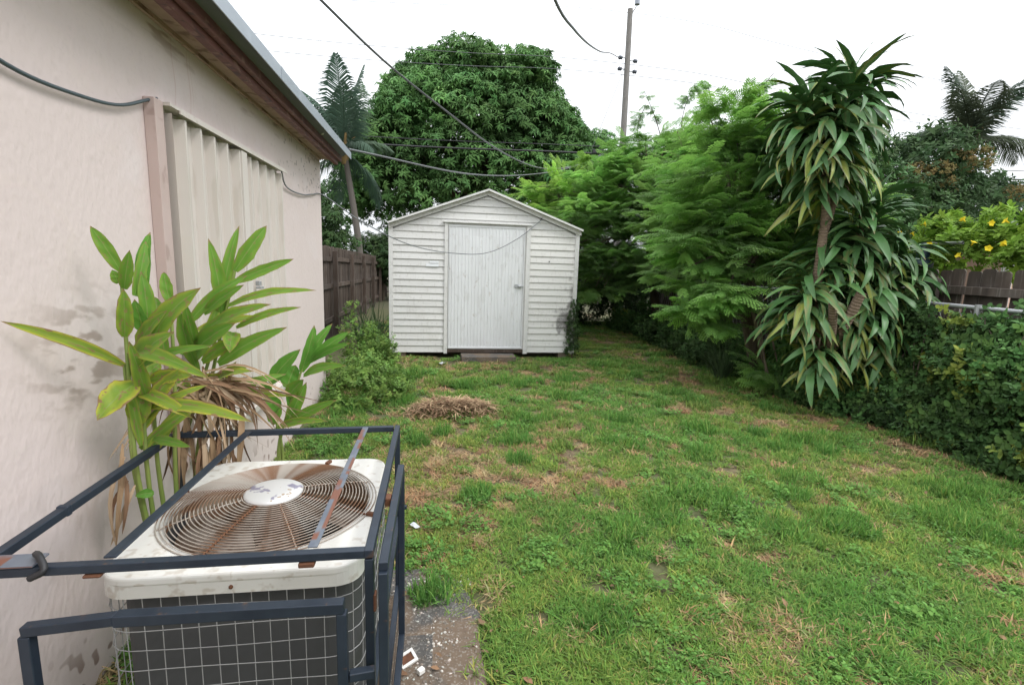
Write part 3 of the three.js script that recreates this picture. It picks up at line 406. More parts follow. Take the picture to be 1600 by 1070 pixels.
{ // neighbour's fence beyond the chain link
  const f = thing('wooden_fence', 'grey brown plank fence above the vine covered chain link', 'fence', [5.75, 0, -5]);
  const gs = [0, 1, 2].map(() => picket(1.70, 0.142, Math.PI / 2)); let k = 0;
  for (let z = -1.9; z > -13; z -= 0.153) { const m = part('picket', gs[k % 3], M.fenceR[Math.floor(h2(k, 9) * 3)], f); m.position.set(0.02 + 0.005 * gauss(), 0.0 + 0.03 * (h2(k, 2) - 0.5) - (k === 24 ? 0.05 : 0), z + 5); m.rotation.x = 0.012 * gauss(); k++; }
  for (const h of [0.3, 1.43]) part('rail', rbox(-0.06, h, -8, 0.0, h + 0.09, 3, 0.005), M.fenceR[1], f);
  for (let z = -2.6; z > -13; z -= 2.4) part('post', rbox(-0.065, 0, z + 5 - 0.045, -0.0605 + 0.055, 1.6, z + 5 + 0.045, 0.005).translate(-0.1, 0, 0), M.fenceR[2], f);
}
{ const f = thing('chain_link_fence', 'galvanised chain link fence with a grey top rail under vines', 'fence', [5.25, 0, -4.5]);
  part('top_rail', tube([[0, 1.32, 3.2], [0, 1.33, 0], [0, 1.32, -7.5]], 0.021, 12, 8), M.galv, f);
  for (let z = -1.6; z > -12; z -= 2.6) part('post', new THREE.CylinderGeometry(0.028, 0.028, 1.36, 10).translate(0, 0.68, z + 4.5), M.galv, f);
  const ws = []; for (let s = -1; s <= 1; s += 2) for (let z = -13.2; z < -0.2; z += 0.11) { const a = V3(0.004 * s, 0.03, z + 4.5), b = V3(0.004 * s, 1.31, z + 4.5 + s * 1.28 * 0.5); if (b.z > 3.2 || b.z < -7.5 || a.z > 3.2 || a.z < -7.5) continue; const g = new THREE.CylinderGeometry(0.0016, 0.0016, a.distanceTo(b), 3, 1, true); const d = b.clone().sub(a).normalize(); g.applyQuaternion(_q.setFromUnitVectors(V3(0, 1, 0), d)); const c = a.clone().add(b).multiplyScalar(0.5); g.translate(c.x, c.y, c.z); ws.push(g); }
  const mm = part('wire_mesh', mergeGeometries(ws), M.galv, f); mm.userData.kind = 'stuff';
}

// ================================================================= UTILITY POLE AND LINES
{ const p = thing('utility_pole', 'grey wooden utility pole carrying overhead lines behind the trees', 'utility pole', [7.22, 0, -20]);
  part('shaft', taperTube([[0.05, 0, 0], [0.02, 6, 0], [-0.03, 11.1, 0]], 0.145, 0.1, 10, 12), M.pole, p);
  for (const [x, y] of [[-0.3, 9.38], [0.3, 9.3], [-0.3, 8.98], [0.3, 8.92]]) { const b = new THREE.Group(); b.name = 'insulator'; p.add(b); part('disc', new THREE.LatheGeometry([[0.02, -0.09], [0.075, -0.06], [0.06, -0.02], [0.08, 0.02], [0.05, 0.08], [0.001, 0.09]].map((q) => new THREE.Vector2(...q)), 12).rotateZ(Math.PI / 2).translate(x, y, 0), std([0.07, 0.08, 0.1], 0.35), b); part('pin', tube([[Math.sign(x) * 0.1, y, 0], [x, y, 0]], 0.02, 4, 6), M.galv, b); }
  part('top_bracket', tube([[0, 10.9, 0], [0.16, 11.15, 0.05], [0.2, 11.3, 0.05]], 0.025, 8, 6), M.galv, p); part('top_insulator', new THREE.CylinderGeometry(0.085, 0.1, 0.5, 14).translate(0.21, 11.5, 0.05), std([0.3, 0.33, 0.38], 0.4), p);
  part('splice_box', rbox(-1.2, 5.83, -0.06, -0.55, 5.98, 0.06, 0.02), M.black, p); part('hanger', tube([[-0.55, 5.93, 0], [-0.1, 5.96, 0]], 0.02, 4, 6), M.black, p);
}
{ const W = (name, label, pts, r, m = M.black, seg = 60) => top(name, tube(pts, r, seg, 5), m, label, 'overhead wire');
  const grayW = std([0.12, 0.125, 0.13], 0.6);
  W('service_cable', 'overhead service cable swooping in front of the mango tree to the pole', [[-2, 4.2, -3], [-1, 3.81, -5], [-0.55, 3.67, -5.9], [0.15, 3.58, -7.3], [1.08, 3.51, -9.15], [2.45, 3.73, -11.9], [5.0, 4.95, -17], [6.55, 5.93, -20]], 0.013, grayW);
  W('service_cable', 'overhead cable running from the house eave tip towards the pole', [[-0.97, 2.80, -6.12], [0.6, 3.06, -9.0], [2.5, 3.72, -12.5], [5.1, 5.0, -17.4], [6.6, 5.9, -20]], 0.012, grayW);
  W('service_cable', 'thick twisted overhead cable dropping from the pole insulators above the white sky', [[6.88, 9.36, -20], [5.3, 8.0, -16.2], [3.3, 5.95, -10.9], [1.65, 4.42, -6.5], [1.05, 4.05, -5.0], [-0.4, 3.9, -1.2], [-2.2, 4.1, 3.2]], 0.016, grayW, 90);
  const along = (yl, yp, yr, sag, z = -20) => { const pts = []; for (let x = -16; x <= 7.2; x += 2.9) { const t = (x + 16) / 23.2; pts.push([x, lerp(yl, yp, t) - sag * 4 * t * (1 - t), z]); } for (let x = 10; x <= 40; x += 3) { const t = (x - 7.2) / 32.8; pts.push([x, lerp(yp, yr, t) - sag * 4 * t * (1 - t), z]); } return pts; };
  W('telephone_line', 'lower heavy telephone line crossing the mango tree', along(5.9, 5.92, 6.4, 0.28), 0.035, M.black, 80);
  W('telephone_line', 'slim telephone line just above the heavier line across the mango tree', along(6.2, 6.2, 6.9, 0.3, -20.05), 0.016, M.black, 80);
  W('power_line', 'thin overhead power line tied to the lower pole insulators', along(9.0, 8.98, 7.6, 0.5, -20), 0.01, grayW, 80);
  W('power_line', 'thin overhead power line tied to the upper pole insulators', along(9.6, 9.38, 7.9, 0.5, -20.03), 0.01, grayW, 80);
  W('power_line', 'topmost thin overhead power line held by the pole top', along(10.6, 11.3, 9.0, 0.6, -20.06), 0.009, grayW, 80);
  W('guy_wire', 'faint guy wire slanting down from the pole', [[7.1, 9.0, -20], [5.0, 3.0, -20.4], [4.2, 0.5, -20.6]], 0.009, grayW, 12);
}

// ================================================================= TREES
function limb(parent, name, pts, r0, r1, mat = M.bark, seg = 10, rad = 8) { return part(name, taperTube(pts, r0, r1, seg, rad, 0.25), mat, parent); }
// ---- mango tree
const mangoR = [0, 1, 2].map(() => rosette(10, 0.165, 0.042, 0.1, 1.4));
const mangoG = [0, 1, 2, 3, 4].map(() => lumpGeo(mangoR, 120, 0.7));
function leafCrown(tree, list, geos, mat, R, col) { // one copy of a leaf ball per lump [x, y, z, r, brightness, colour?]
  const outs = geos.map(() => []); for (const [x, y, z, r, br = 1, cc] of list) { const k = r / R * rr(0.95, 1.1), c = cc || col, b = br * (1 + 0.1 * gauss()); outs[Math.floor(rnd() * geos.length)].push([new THREE.Matrix4().makeRotationY(rr(0, 6.28)).multiply(new THREE.Matrix4().makeRotationX(0.25 * gauss())).scale(_s.set(k, k, k)).setPosition(V3(x, y, z)), vary([c[0] * b, c[1] * b, c[2] * b], 0.1)]); }
  outs.forEach((l, i) => l.length && scatter('crown', geos[i], mat, l, tree)); }
{ const t = thing('mango_tree', 'large dome shaped dark green mango tree behind the shed', 'tree', [1.9, 0, -24.4]); t.scale.set(1.38, 1.31, 1.38);
  limb(t, 'trunk', [[0, 0, 0], [0.1, 1.4, 0], [-0.05, 2.6, 0.1], [0, 3.6, 0]], 0.36, 0.24);
  const L = []; const C = V3(0.02, 4.3, 0), RX = 3.95, RY = 3.75, RZ = 2.2;
  for (let i = 0; i < 150; i++) { const a = i * 2.39996, yy = 1 - 1.45 * (i + 0.5) / 150, r = Math.sqrt(1 - yy * yy), k = rr(0.8, 1.02) * (1 + 0.1 * Math.sin(a * 3 + yy * 5)); const wid = yy < 0.15 ? 1.12 : 1; L.push([C.x + RX * r * Math.cos(a) * k * wid, C.y + RY * yy * k, C.z + RZ * r * Math.sin(a) * k, rr(0.5, 0.95), 0.75 + 0.6 * rnd()]); }
  for (const [x, y, z, r] of [[-3.4, 4.6, 0.9, 0.8], [-2.7, 5.0, 1.3, 0.8], [-3.6, 3.7, 1.0, 0.7], [-2.9, 2.9, 0.6, 0.6], [3.7, 4.5, 0.3, 0.7], [4.1, 3.6, 0, 0.8], [3.4, 3.2, 0.4, 0.8], [-2.5, 1.9, 0.4, 0.7], [-1.6, 2.2, 0.8, 0.7], [2.6, 2.4, 0.6, 0.8], [1.9, 7.55, 0.4, 0.55], [-0.7, 8.1, 0.3, 0.6], [-2.2, 7.0, 0.4, 0.6]]) L.push([x, y, z, r, 1]);
  leafCrown(t, L, mangoG, M.leafMango, 0.7, [0.1, 0.21, 0.06]);
  for (let i = 0; i < 26; i++) { const q = L[Math.floor(rnd() * 150)], e = V3(q[0], q[1], q[2]).lerp(V3(0, 3.6, 0), 0.14); limb(t, 'limb', [[0, 2.8 + rr(0, 0.8), 0], V3(0, 3.2, 0).lerp(e, 0.5).add(V3(rr(-0.3, 0.3), rr(0, 0.5), rr(-0.3, 0.3))), e], 0.12, 0.03, M.bark, 8, 6); }
}
// ---- palms
function palmFrond(len, droop, dens, side = 0.42, wind = 0) { const gs = [], pts = []; const P = [], I = []; let x = 0, y = 0; const n = 14; const ps = []; for (let i = 0; i <= n; i++) { const t = i / n, a = droop[0] + (droop[1] - droop[0]) * t; ps.push(V3(x, y, wind * t * t * len)); x += Math.cos(a) * len / n; y += Math.sin(a) * len / n; }
  const c = curve(ps); const N = dens; for (let i = 2; i < N; i++) { const t = i / N, o = c.getPointAt(t), tg = c.getTangentAt(t), l = side * len * Math.sin(Math.PI * lerp(0.22, 0.97, t)) ; for (const s of [-1, 1]) { const d = V3(0, 0, s).addScaledVector(tg, 0.75 + 0.5 * t).add(V3(0, -0.25 + 0.2 * gauss(), 0.12 * gauss() + wind * 2)).normalize(), m = o.clone().addScaledVector(d, l * 0.55), e = o.clone().addScaledVector(d, l); m.y -= 0.06 * l; e.y -= (0.3 + 0.2 * rnd()) * l; const w = tg.clone().multiplyScalar(0.02 * len / 2.6), k = P.length / 3; for (const [q, f] of [[o, 0.6], [m, 1]]) P.push(q.x - w.x * f, q.y - w.y * f, q.z - w.z * f, q.x + w.x * f, q.y + w.y * f, q.z + w.z * f); P.push(e.x, e.y, e.z); I.push(k, k + 1, k + 2, k + 1, k + 3, k + 2, k + 2, k + 3, k + 4); } }
  const lg = bufGeo(P, I); lg.setAttribute('uv', new THREE.Float32BufferAttribute(new Float32Array(P.length / 3 * 2), 2)); return mergeGeometries([lg, taperTube(ps, 0.03 * len / 2.6, 0.006, 10, 5)]); }
const palmMat = (r, g, b) => leafMat(0.93, 0.25, { color: lin(r, g, b) });
function palm(label, base, topP, fronds, len, mats, group, trunkR = 0.15) { const t = thing('palm_tree', label, 'palm', base, group); const T = V3(...topP); part('trunk', taperTube([[0, 0, 0], [T.x * 0.35, T.y * 0.5, T.z * 0.4], [T.x, T.y, T.z]], trunkR * 1.25, trunkR * 0.8, 12, 10), M.palmTrunk, t);
  fronds.forEach(([yaw, up, end, k = 1, wind = 0], i) => { const m = part('frond', palmFrond(len * k, [up, end], 84, 0.36, wind), mats[i % mats.length], t); m.position.copy(T); m.rotation.y = yaw; m.rotation.x = 0.1 * gauss(); });
  for (let i = 0; i < 5; i++) part('leaf_base', taperTube([[0, -0.3, 0], [0.12 * Math.cos(i * 1.26), 0.1, 0.12 * Math.sin(i * 1.26)], [0.3 * Math.cos(i * 1.26), 0.5, 0.3 * Math.sin(i * 1.26)]], 0.09, 0.03, 5, 6), std([0.3, 0.2, 0.08], 0.8), t).position.copy(T);
  return t; }
palm('coconut palm with upright fronds rising beyond the house roof corner', [-2.15, 0, -16], [-0.5, 4.55, 0], [[0.3, 1.5, 1.15], [1.2, 1.45, 0.9], [3.3, 1.4, 0.2, 0.95], [2.9, 1.1, -0.7], [0.2, 0.9, -0.7, 0.62], [1.7, 1.2, 0.3], [-1.4, 1.3, 0.6, 0.8], [2.2, 0.9, -0.9], [-2.4, 0.8, -0.9], [-0.8, 0.7, -1.0, 0.6], [3.0, -0.2, -1.5, 0.75], [0.5, -0.4, -1.55, 0.75], [1.9, -0.3, -1.5, 0.7], [4.2, 0.3, -1.4, 0.8], [-1.7, 1.45, 1.2]], 2.55, [palmMat(0.075, 0.125, 0.085), palmMat(0.09, 0.14, 0.085), palmMat(0.06, 0.11, 0.075)], undefined, 0.095);
palm('wind blown palm rising above the trees past the plank fence', [17.4, 0, -15.2], [0.1, 6.0, 0], [[0.2, 1.4, 0.2, 1, 0.25], [1.2, 1.35, 0.2, 1, 0.2], [2.6, 1.4, 0.6, 1, -0.2], [3.3, 1.1, -0.1, 1, -0.25], [-1.2, 1.3, 0.1, 1, 0.25], [-2.2, 1.2, -0.2], [3.0, 0.6, -0.9], [0.1, 0.5, -1.1], [2.2, 0.7, -0.8], [-0.6, 0.3, -1.2], [-2.8, 0.2, -1.3], [1.5, 1.5, 1.1]], 2.6, [palmMat(0.055, 0.085, 0.055), palmMat(0.08, 0.1, 0.06)], undefined, 0.14);
palm('low palm with long drooping fronds at the far plank fence side', [17.6, 0, -10.6], [0.2, 3.5, 0], [[3.1, 1.0, -0.2, 1.1], [2.7, 0.8, -0.7], [3.6, 0.7, -0.8], [2.2, 1.1, -0.1], [-2.0, 1.0, -0.3], [0.3, 0.9, -0.5], [-1.0, 1.1, 0.0], [3.3, 0.1, -1.3], [2.5, 0.0, -1.3], [4.0, 0.2, -1.2]], 2.9, [palmMat(0.06, 0.07, 0.035), palmMat(0.045, 0.065, 0.035)], undefined, 0.14);

// ---- feathery trees along the right boundary
const frG = [0, 1, 2].map(() => frondlet(0.27, 7, 0.026, 0.0095));
const spG = [0, 1, 2, 3, 4].map(() => sprayGeo(frG, 15, 0.26)), wispG = [0, 1].map(() => sprayGeo(frG, 4, 0.1));
function feathery(name, label, base, trunks, blobs, col, twigs = []) {
  const t = thing(name, label, 'tree', base, 'feathery leaved trees along the boundary'); const list = spG.map(() => []), wl = wispG.map(() => []);
  trunks.forEach(([pts, a, b]) => limb(t, 'trunk', pts, a, b, M.bark, 14, 9));
  for (const [x, y, z, rx, ry, rz, n, br = 1] of blobs) { const C = V3(x, y, z), tp = trunks[Math.floor(rnd() * trunks.length)][0], root = V3(...tp[tp.length - 1]);
    const nb = Math.max(4, Math.round(n / 70)); for (let b = 0; b < nb; b++) { const d = rdir(); d.y = d.y * 0.7 + 0.3; const e = V3(C.x + d.x * rx * 0.8, C.y + d.y * ry * 0.85, C.z + d.z * rz * 0.8); const mid = root.clone().lerp(e, 0.5).add(V3(rr(-0.12, 0.12), rr(0.05, 0.25), rr(-0.12, 0.12))); limb(t, 'limb', [root, mid, e], 0.034, 0.007, M.barkLight, 7, 5); }
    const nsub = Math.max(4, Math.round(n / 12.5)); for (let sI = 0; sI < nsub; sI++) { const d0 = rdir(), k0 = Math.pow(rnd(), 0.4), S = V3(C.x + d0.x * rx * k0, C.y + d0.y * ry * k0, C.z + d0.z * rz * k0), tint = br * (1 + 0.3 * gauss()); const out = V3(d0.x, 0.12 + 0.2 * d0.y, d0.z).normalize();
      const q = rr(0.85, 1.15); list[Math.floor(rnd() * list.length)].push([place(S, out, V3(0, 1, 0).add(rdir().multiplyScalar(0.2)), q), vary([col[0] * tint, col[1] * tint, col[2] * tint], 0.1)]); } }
  for (const [pts, n] of twigs) { limb(t, 'limb', pts, 0.016, 0.004, M.bark, 8, 5); const c = curve(pts); for (let i = 0; i < n; i++) { const p = c.getPoint(0.35 + 0.65 * rnd()); if (i % 3) continue; wl[i % 2].push([place(p, V3(rr(-1, 1), rr(-0.3, 0.5), rr(-1, 1)), V3(0, 1, 0), rr(0.4, 0.75)), vary([col[0] * 0.9, col[1] * 0.9, col[2]], 0.15)]); } }
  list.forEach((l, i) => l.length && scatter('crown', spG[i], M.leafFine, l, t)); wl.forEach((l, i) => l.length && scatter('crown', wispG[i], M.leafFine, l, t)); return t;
}
feathery('feathery_tree', 'twin trunked feathery leaved tree beside the tall dracaena', [4.62, 0, -6.55],
  [[[[0, 0, 0], [-0.12, 0.5, 0], [-0.28, 0.95, 0], [-0.52, 1.5, 0], [-0.6, 2.1, -0.1]], 0.085, 0.055], [[[0.04, 0, 0.02], [-0.02, 0.5, 0.05], [-0.2, 0.9, 0.05], [-0.36, 1.3, 0.1], [-0.2, 1.9, 0.1]], 0.06, 0.04]],
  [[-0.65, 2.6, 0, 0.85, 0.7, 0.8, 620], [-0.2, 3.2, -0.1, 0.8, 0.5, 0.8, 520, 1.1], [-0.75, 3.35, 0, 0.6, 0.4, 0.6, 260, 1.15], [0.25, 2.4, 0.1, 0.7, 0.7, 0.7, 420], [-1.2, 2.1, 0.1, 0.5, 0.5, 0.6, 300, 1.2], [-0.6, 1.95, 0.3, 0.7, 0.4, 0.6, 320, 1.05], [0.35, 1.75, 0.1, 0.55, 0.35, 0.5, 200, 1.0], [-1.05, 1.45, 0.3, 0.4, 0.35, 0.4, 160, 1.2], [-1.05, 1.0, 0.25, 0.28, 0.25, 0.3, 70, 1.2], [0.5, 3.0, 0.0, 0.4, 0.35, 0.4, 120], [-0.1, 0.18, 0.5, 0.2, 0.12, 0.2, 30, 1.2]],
  [0.215, 0.4, 0.085], [[[[-0.4, 3.3, 0], [-0.5, 3.8, 0], [-0.3, 4.15, 0.1]], 26], [[[-0.8, 3.4, 0], [-1.05, 3.7, 0], [-1.15, 3.95, 0]], 22], [[[0.1, 3.4, 0], [0.15, 3.75, 0], [0.05, 4.0, 0]], 18]]);
feathery('feathery_tree', 'feathery leaved tree with a forked trunk against the back fence', [5.05, 0, -11.0],
  [[[[0, 0, 0], [-0.05, 0.8, 0], [-0.25, 1.6, 0], [-0.3, 2.6, 0]], 0.11, 0.06], [[[0.3, 0, 0.1], [0.3, 0.8, 0.1], [0.5, 1.7, 0], [0.4, 2.7, 0]], 0.08, 0.05]],
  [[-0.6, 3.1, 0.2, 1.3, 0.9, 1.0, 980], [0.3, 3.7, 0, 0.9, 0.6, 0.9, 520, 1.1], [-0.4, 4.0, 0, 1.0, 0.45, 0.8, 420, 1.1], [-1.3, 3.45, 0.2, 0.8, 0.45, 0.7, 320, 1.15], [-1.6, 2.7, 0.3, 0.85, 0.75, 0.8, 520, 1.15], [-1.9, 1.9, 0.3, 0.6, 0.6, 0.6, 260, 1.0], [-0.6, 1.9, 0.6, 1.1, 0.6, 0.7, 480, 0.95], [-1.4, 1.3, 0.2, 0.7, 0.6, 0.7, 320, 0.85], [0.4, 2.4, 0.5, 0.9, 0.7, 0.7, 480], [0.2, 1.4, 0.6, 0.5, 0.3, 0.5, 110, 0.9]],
  [0.21, 0.39, 0.085], [[[[0, 3.8, 0], [-0.4, 4.7, 0.1], [-0.7, 5.25, 0.1]], 30], [[[0.3, 4.0, 0], [0.2, 4.8, 0.1], [0.35, 5.4, 0.1]], 30], [[[-0.5, 3.8, 0], [-0.8, 4.5, 0.1], [-0.65, 5.0, 0.1]], 24]]);
feathery('feathery_tree', 'light green feathery leaved sapling leaning over the shed roof side', [3.3, 0, -12.2],
  [[[[0, 0, 0], [0.05, 1, 0], [-0.1, 2.2, 0], [-0.2, 3.0, 0]], 0.06, 0.03]],
  [[-0.35, 3.2, 0.2, 0.9, 0.55, 0.8, 480, 1.25], [0.3, 2.6, 0.3, 0.8, 0.6, 0.7, 380, 1.1], [-0.8, 2.7, 0.2, 0.5, 0.4, 0.5, 160, 1.2], [0.6, 1.5, 0.3, 0.6, 0.7, 0.6, 300, 0.85], [0.2, 3.7, 0.2, 0.5, 0.3, 0.5, 120, 1.2], [-0.2, 2.0, 0.6, 0.5, 0.5, 0.5, 160, 1.05]],
  [0.26, 0.43, 0.085]);
feathery('feathery_tree', 'feathery leaved tree standing between the twin trunked tree and the back fence', [5.1, 0, -8.7],
  [[[[0, 0, 0], [0.05, 0.9, 0], [-0.1, 1.7, 0], [-0.2, 2.6, 0]], 0.07, 0.04]],
  [[-0.4, 3.3, 0, 0.9, 0.6, 0.8, 520, 1.05], [-0.9, 3.6, 0, 0.6, 0.4, 0.6, 220, 1.1], [-0.8, 2.5, 0.3, 0.8, 0.6, 0.7, 420], [0.2, 2.5, 0, 0.8, 0.7, 0.7, 380], [-0.6, 1.6, 0.4, 0.7, 0.5, 0.6, 300, 0.9]],
  [0.21, 0.39, 0.085], [[[[-0.2, 3.6, 0], [-0.5, 4.3, 0], [-0.75, 4.7, 0]], 26]]);

// ---- background trees and bushes
const sprR = [0, 1].map(() => sprig(11, 0.13, 0.062, 0.22)), sprG = [0, 1, 2].map(() => lumpGeo(sprR, 50, 0.65));
const smallG = [0, 1, 2].map(() => sprig(9, 0.043, 0.028, 0.085));
function bush(name, label, category, base, L, geos, R, col, o = {}, group) { const t = thing(name, label, category, base, group); if (o.trunk) limb(t, 'trunk', o.trunk, o.tr || 0.14, (o.tr || 0.14) * 0.6); leafCrown(t, L, geos, o.mat || M.leafSmall, R, col); if (o.limbs) for (let i = 0; i < o.limbs; i++) { const q = L[i % L.length]; limb(t, 'limb', [o.trunk[o.trunk.length - 1], [q[0] * 0.6, q[1] * 0.75 + 0.3, q[2] * 0.6], [q[0], q[1], q[2]]], 0.06, 0.02, M.bark, 6, 5); } return t; }
const cloud = (n, rx, ry, rz, cy, r0, r1) => Array.from({ length: n }, () => { const d = rdir(), k = Math.cbrt(rnd()); return [d.x * rx * k, cy + d.y * ry * k, d.z * rz * k, rr(r0, r1), rr(0.75, 1.2)]; });
bush('blossom_tree', 'dark spreading tree with orange new leaves beyond the plank fence', 'tree', [10.6, 0, -10.6], cloud(60, 2.1, 1.5, 1.3, 3.15, 0.35, 0.62).concat(Array.from({ length: 13 }, (_, i) => [rr(-1.7, 1.9), rr(2.9, 4.5), rr(0.5, 1.3), rr(0.14, 0.24), 1, [0.19, 0.145, 0.05]])), sprG, 0.65, [0.065, 0.12, 0.045], { trunk: [[0, 0, 0], [0.1, 1.2, 0], [0, 2.0, 0]], tr: 0.16, limbs: 8 });
bush('shade_tree', 'dense dark tree filling the gap below the windblown palm', 'tree', [16.2, 0, -12.8], cloud(60, 2.7, 1.6, 1.6, 2.4, 0.45, 0.8), sprG, 0.65, [0.058, 0.105, 0.045], { trunk: [[0, 0, 0], [0, 1.0, 0], [0, 1.6, 0]], tr: 0.2 });
bush('shade_tree', 'dark tree directly behind the dracaena beyond the plank fence', 'tree', [8.2, 0, -9.2], cloud(40, 1.3, 1.4, 1.2, 2.3, 0.35, 0.6), sprG, 0.65, [0.07, 0.14, 0.045], { trunk: [[0, 0, 0], [0, 1.0, 0], [0.1, 1.8, 0]], tr: 0.12 });
bush('broadleaf_bush', 'dark broadleaf bush behind the board fence by the palm', 'bush', [-3.3, 0, -14.0], cloud(26, 1.1, 1.1, 0.9, 2.2, 0.4, 0.6), mangoG, 0.7, [0.055, 0.11, 0.034], { trunk: [[0, 0, 0], [0, 1, 0], [0.1, 1.8, 0]], tr: 0.08, mat: M.leafMango });
bush('broadleaf_bush', 'low broadleaf bush between the palm trunk and the mango tree', 'bush', [-1.9, 0, -19.2], cloud(24, 1.7, 0.8, 0.7, 1.4, 0.35, 0.6), mangoG, 0.7, [0.06, 0.11, 0.036], { trunk: [[0, 0, 0], [0, 0.7, 0], [0.1, 1.2, 0]], tr: 0.08, mat: M.leafMango });
for (const [x, z, w, lab] of [[2.5, -29.5, 4, 'leafy hedge behind the mango trunk at the back of the block'], [9.5, -25, 3.4, 'leafy hedge behind the pole foot'], [17.5, -24, 4, 'leafy hedge behind the blossom tree'], [-7, -26, 4, 'leafy hedge hidden past the board fence']]) bush('hedge_row', lab, 'hedge', [x, 0, z], cloud(30, w, 1.1, 0.8, 1.3, 0.6, 0.95), mangoG, 0.7, [0.05, 0.095, 0.034], { mat: M.leafMango });

// ---- neighbour's house, fixture and flowering shrub past the plank fence
{ const n = thing('neighbour_house', 'salmon pink neighbour house glimpsed over the plank fence', 'house', [14.2, 0, -10.6]); const pink = std(null, 0.9, { map: colorTex(128, 128, (u, v) => mix3([0.55, 0.36, 0.28], [0.62, 0.43, 0.35], fbm(u * 8, v * 8, 4, 410))) });
  part('wall', box(-2.9, 0, -2, 2.6, 2.25, 2), pink, n); part('corner_trim', rbox(-2.96, 0, 1.9, -2.84, 2.25, 2.06, 0.01), M.trim, n); const rs = new THREE.Shape(); [[-2.35, 2.25], [2.35, 2.25], [0, 3.0]].forEach((p, i) => i ? rs.lineTo(...p) : rs.moveTo(...p)); part('roof', new THREE.ExtrudeGeometry(rs, { depth: 6.2, bevelEnabled: false }).rotateY(Math.PI / 2).translate(-3.2, 0, 0), M.roof, n);
  const w = part('window', rbox(-1.4, 1.0, 1.99, -0.5, 1.9, 2.04, 0.01), M.trim, n); part('pane', box(-1.33, 1.07, 2.041, -0.57, 1.83, 2.046), std([0.05, 0.06, 0.07], 0.1), w); }
{ const f = thing('hooded_fixture', 'dark teal hooded fixture with a grey side arm above the plank fence', 'light fixture', [6.4, 0, -5.93]); const dk = std([0.012, 0.03, 0.042], 0.45);
  part('post', new THREE.CylinderGeometry(0.022, 0.022, 1.7, 8).translate(0, 0.85, 0), M.galv, f); part('hood', new THREE.LatheGeometry([[0.001, 2.06], [0.06, 2.05], [0.072, 1.95], [0.075, 1.82], [0.13, 1.79], [0.125, 1.72], [0.08, 1.69], [0.001, 1.69]].map((p) => new THREE.Vector2(...p)), 20), dk, f);
  part('side_arm', tube([[0.02, 2.035, 0.05], [0.0, 2.03, 0.25], [0.0, 2.03, 0.5]], 0.02, 8, 8), M.galv, f); }
{ const t = thing('allamanda_shrub', 'bright green shrub with yellow trumpet flowers hanging over the plank fence', 'shrub', [6.85, 0, -5.5]);
  for (let i = 0; i < 4; i++) limb(t, 'stem', [[0.1 * i, 0, 0.2 * i - 0.3], [0.1, 1.1, 0.3 * i - 0.4], [-0.1 + 0.1 * i, 2.0, 0.4 * i - 0.5]], 0.02, 0.008, M.bark, 8, 5);
  const L = []; for (let i = 0; i < 46; i++) { const u = rnd(); L.push([rr(-0.35, 0.3), rr(1.68, 2.34) - 0.1 * Math.abs(u - 0.5), lerp(-0.95, 1.0, u), rr(0.12, 0.22), rr(0.85, 1.25)]); }
  const ag = sprig(10, 0.085, 0.036, 0.08, 0.6); leafCrown(t, L, [0, 1].map(() => lumpGeo([ag], 24, 0.16)), leafMat(0.93, 0.4, vcol), 0.16, [0.22, 0.35, 0.05]);
  const pet = []; for (let k = 0; k < 5; k++) pet.push(ovalLeaf(0.045, 0.042, 0.1).rotateZ(0.45).rotateY(k * 1.2566)); const fl = mergeGeometries([...pet, new THREE.CylinderGeometry(0.012, 0.004, 0.04, 8, 1, true).translate(0, -0.02, 0)]); const ym = leafMat(0.93, 0.3, { color: lin(0.85, 0.68, 0.04) });
  for (const [x, y, z] of [[-0.38, 2.2, -0.75], [-0.4, 1.98, -0.62], [-0.4, 2.3, 0.1], [-0.42, 2.16, -0.52], [-0.4, 2.02, -0.28], [-0.38, 2.28, -0.42], [-0.4, 2.24, 0.42], [-0.42, 2.02, 0.28], [-0.42, 1.95, 0.46], [-0.4, 2.25, 0.58], [-0.42, 2.0, 0.62], [-0.4, 1.87, 0.12]]) { const m = part('flower', fl, ym, t); m.position.set(x - 0.14, y, z); m.scale.setScalar(0.95); m.rotation.set(rr(-0.5, 0.5), rr(0, 6), rr(0.3, 1.2)); }
}

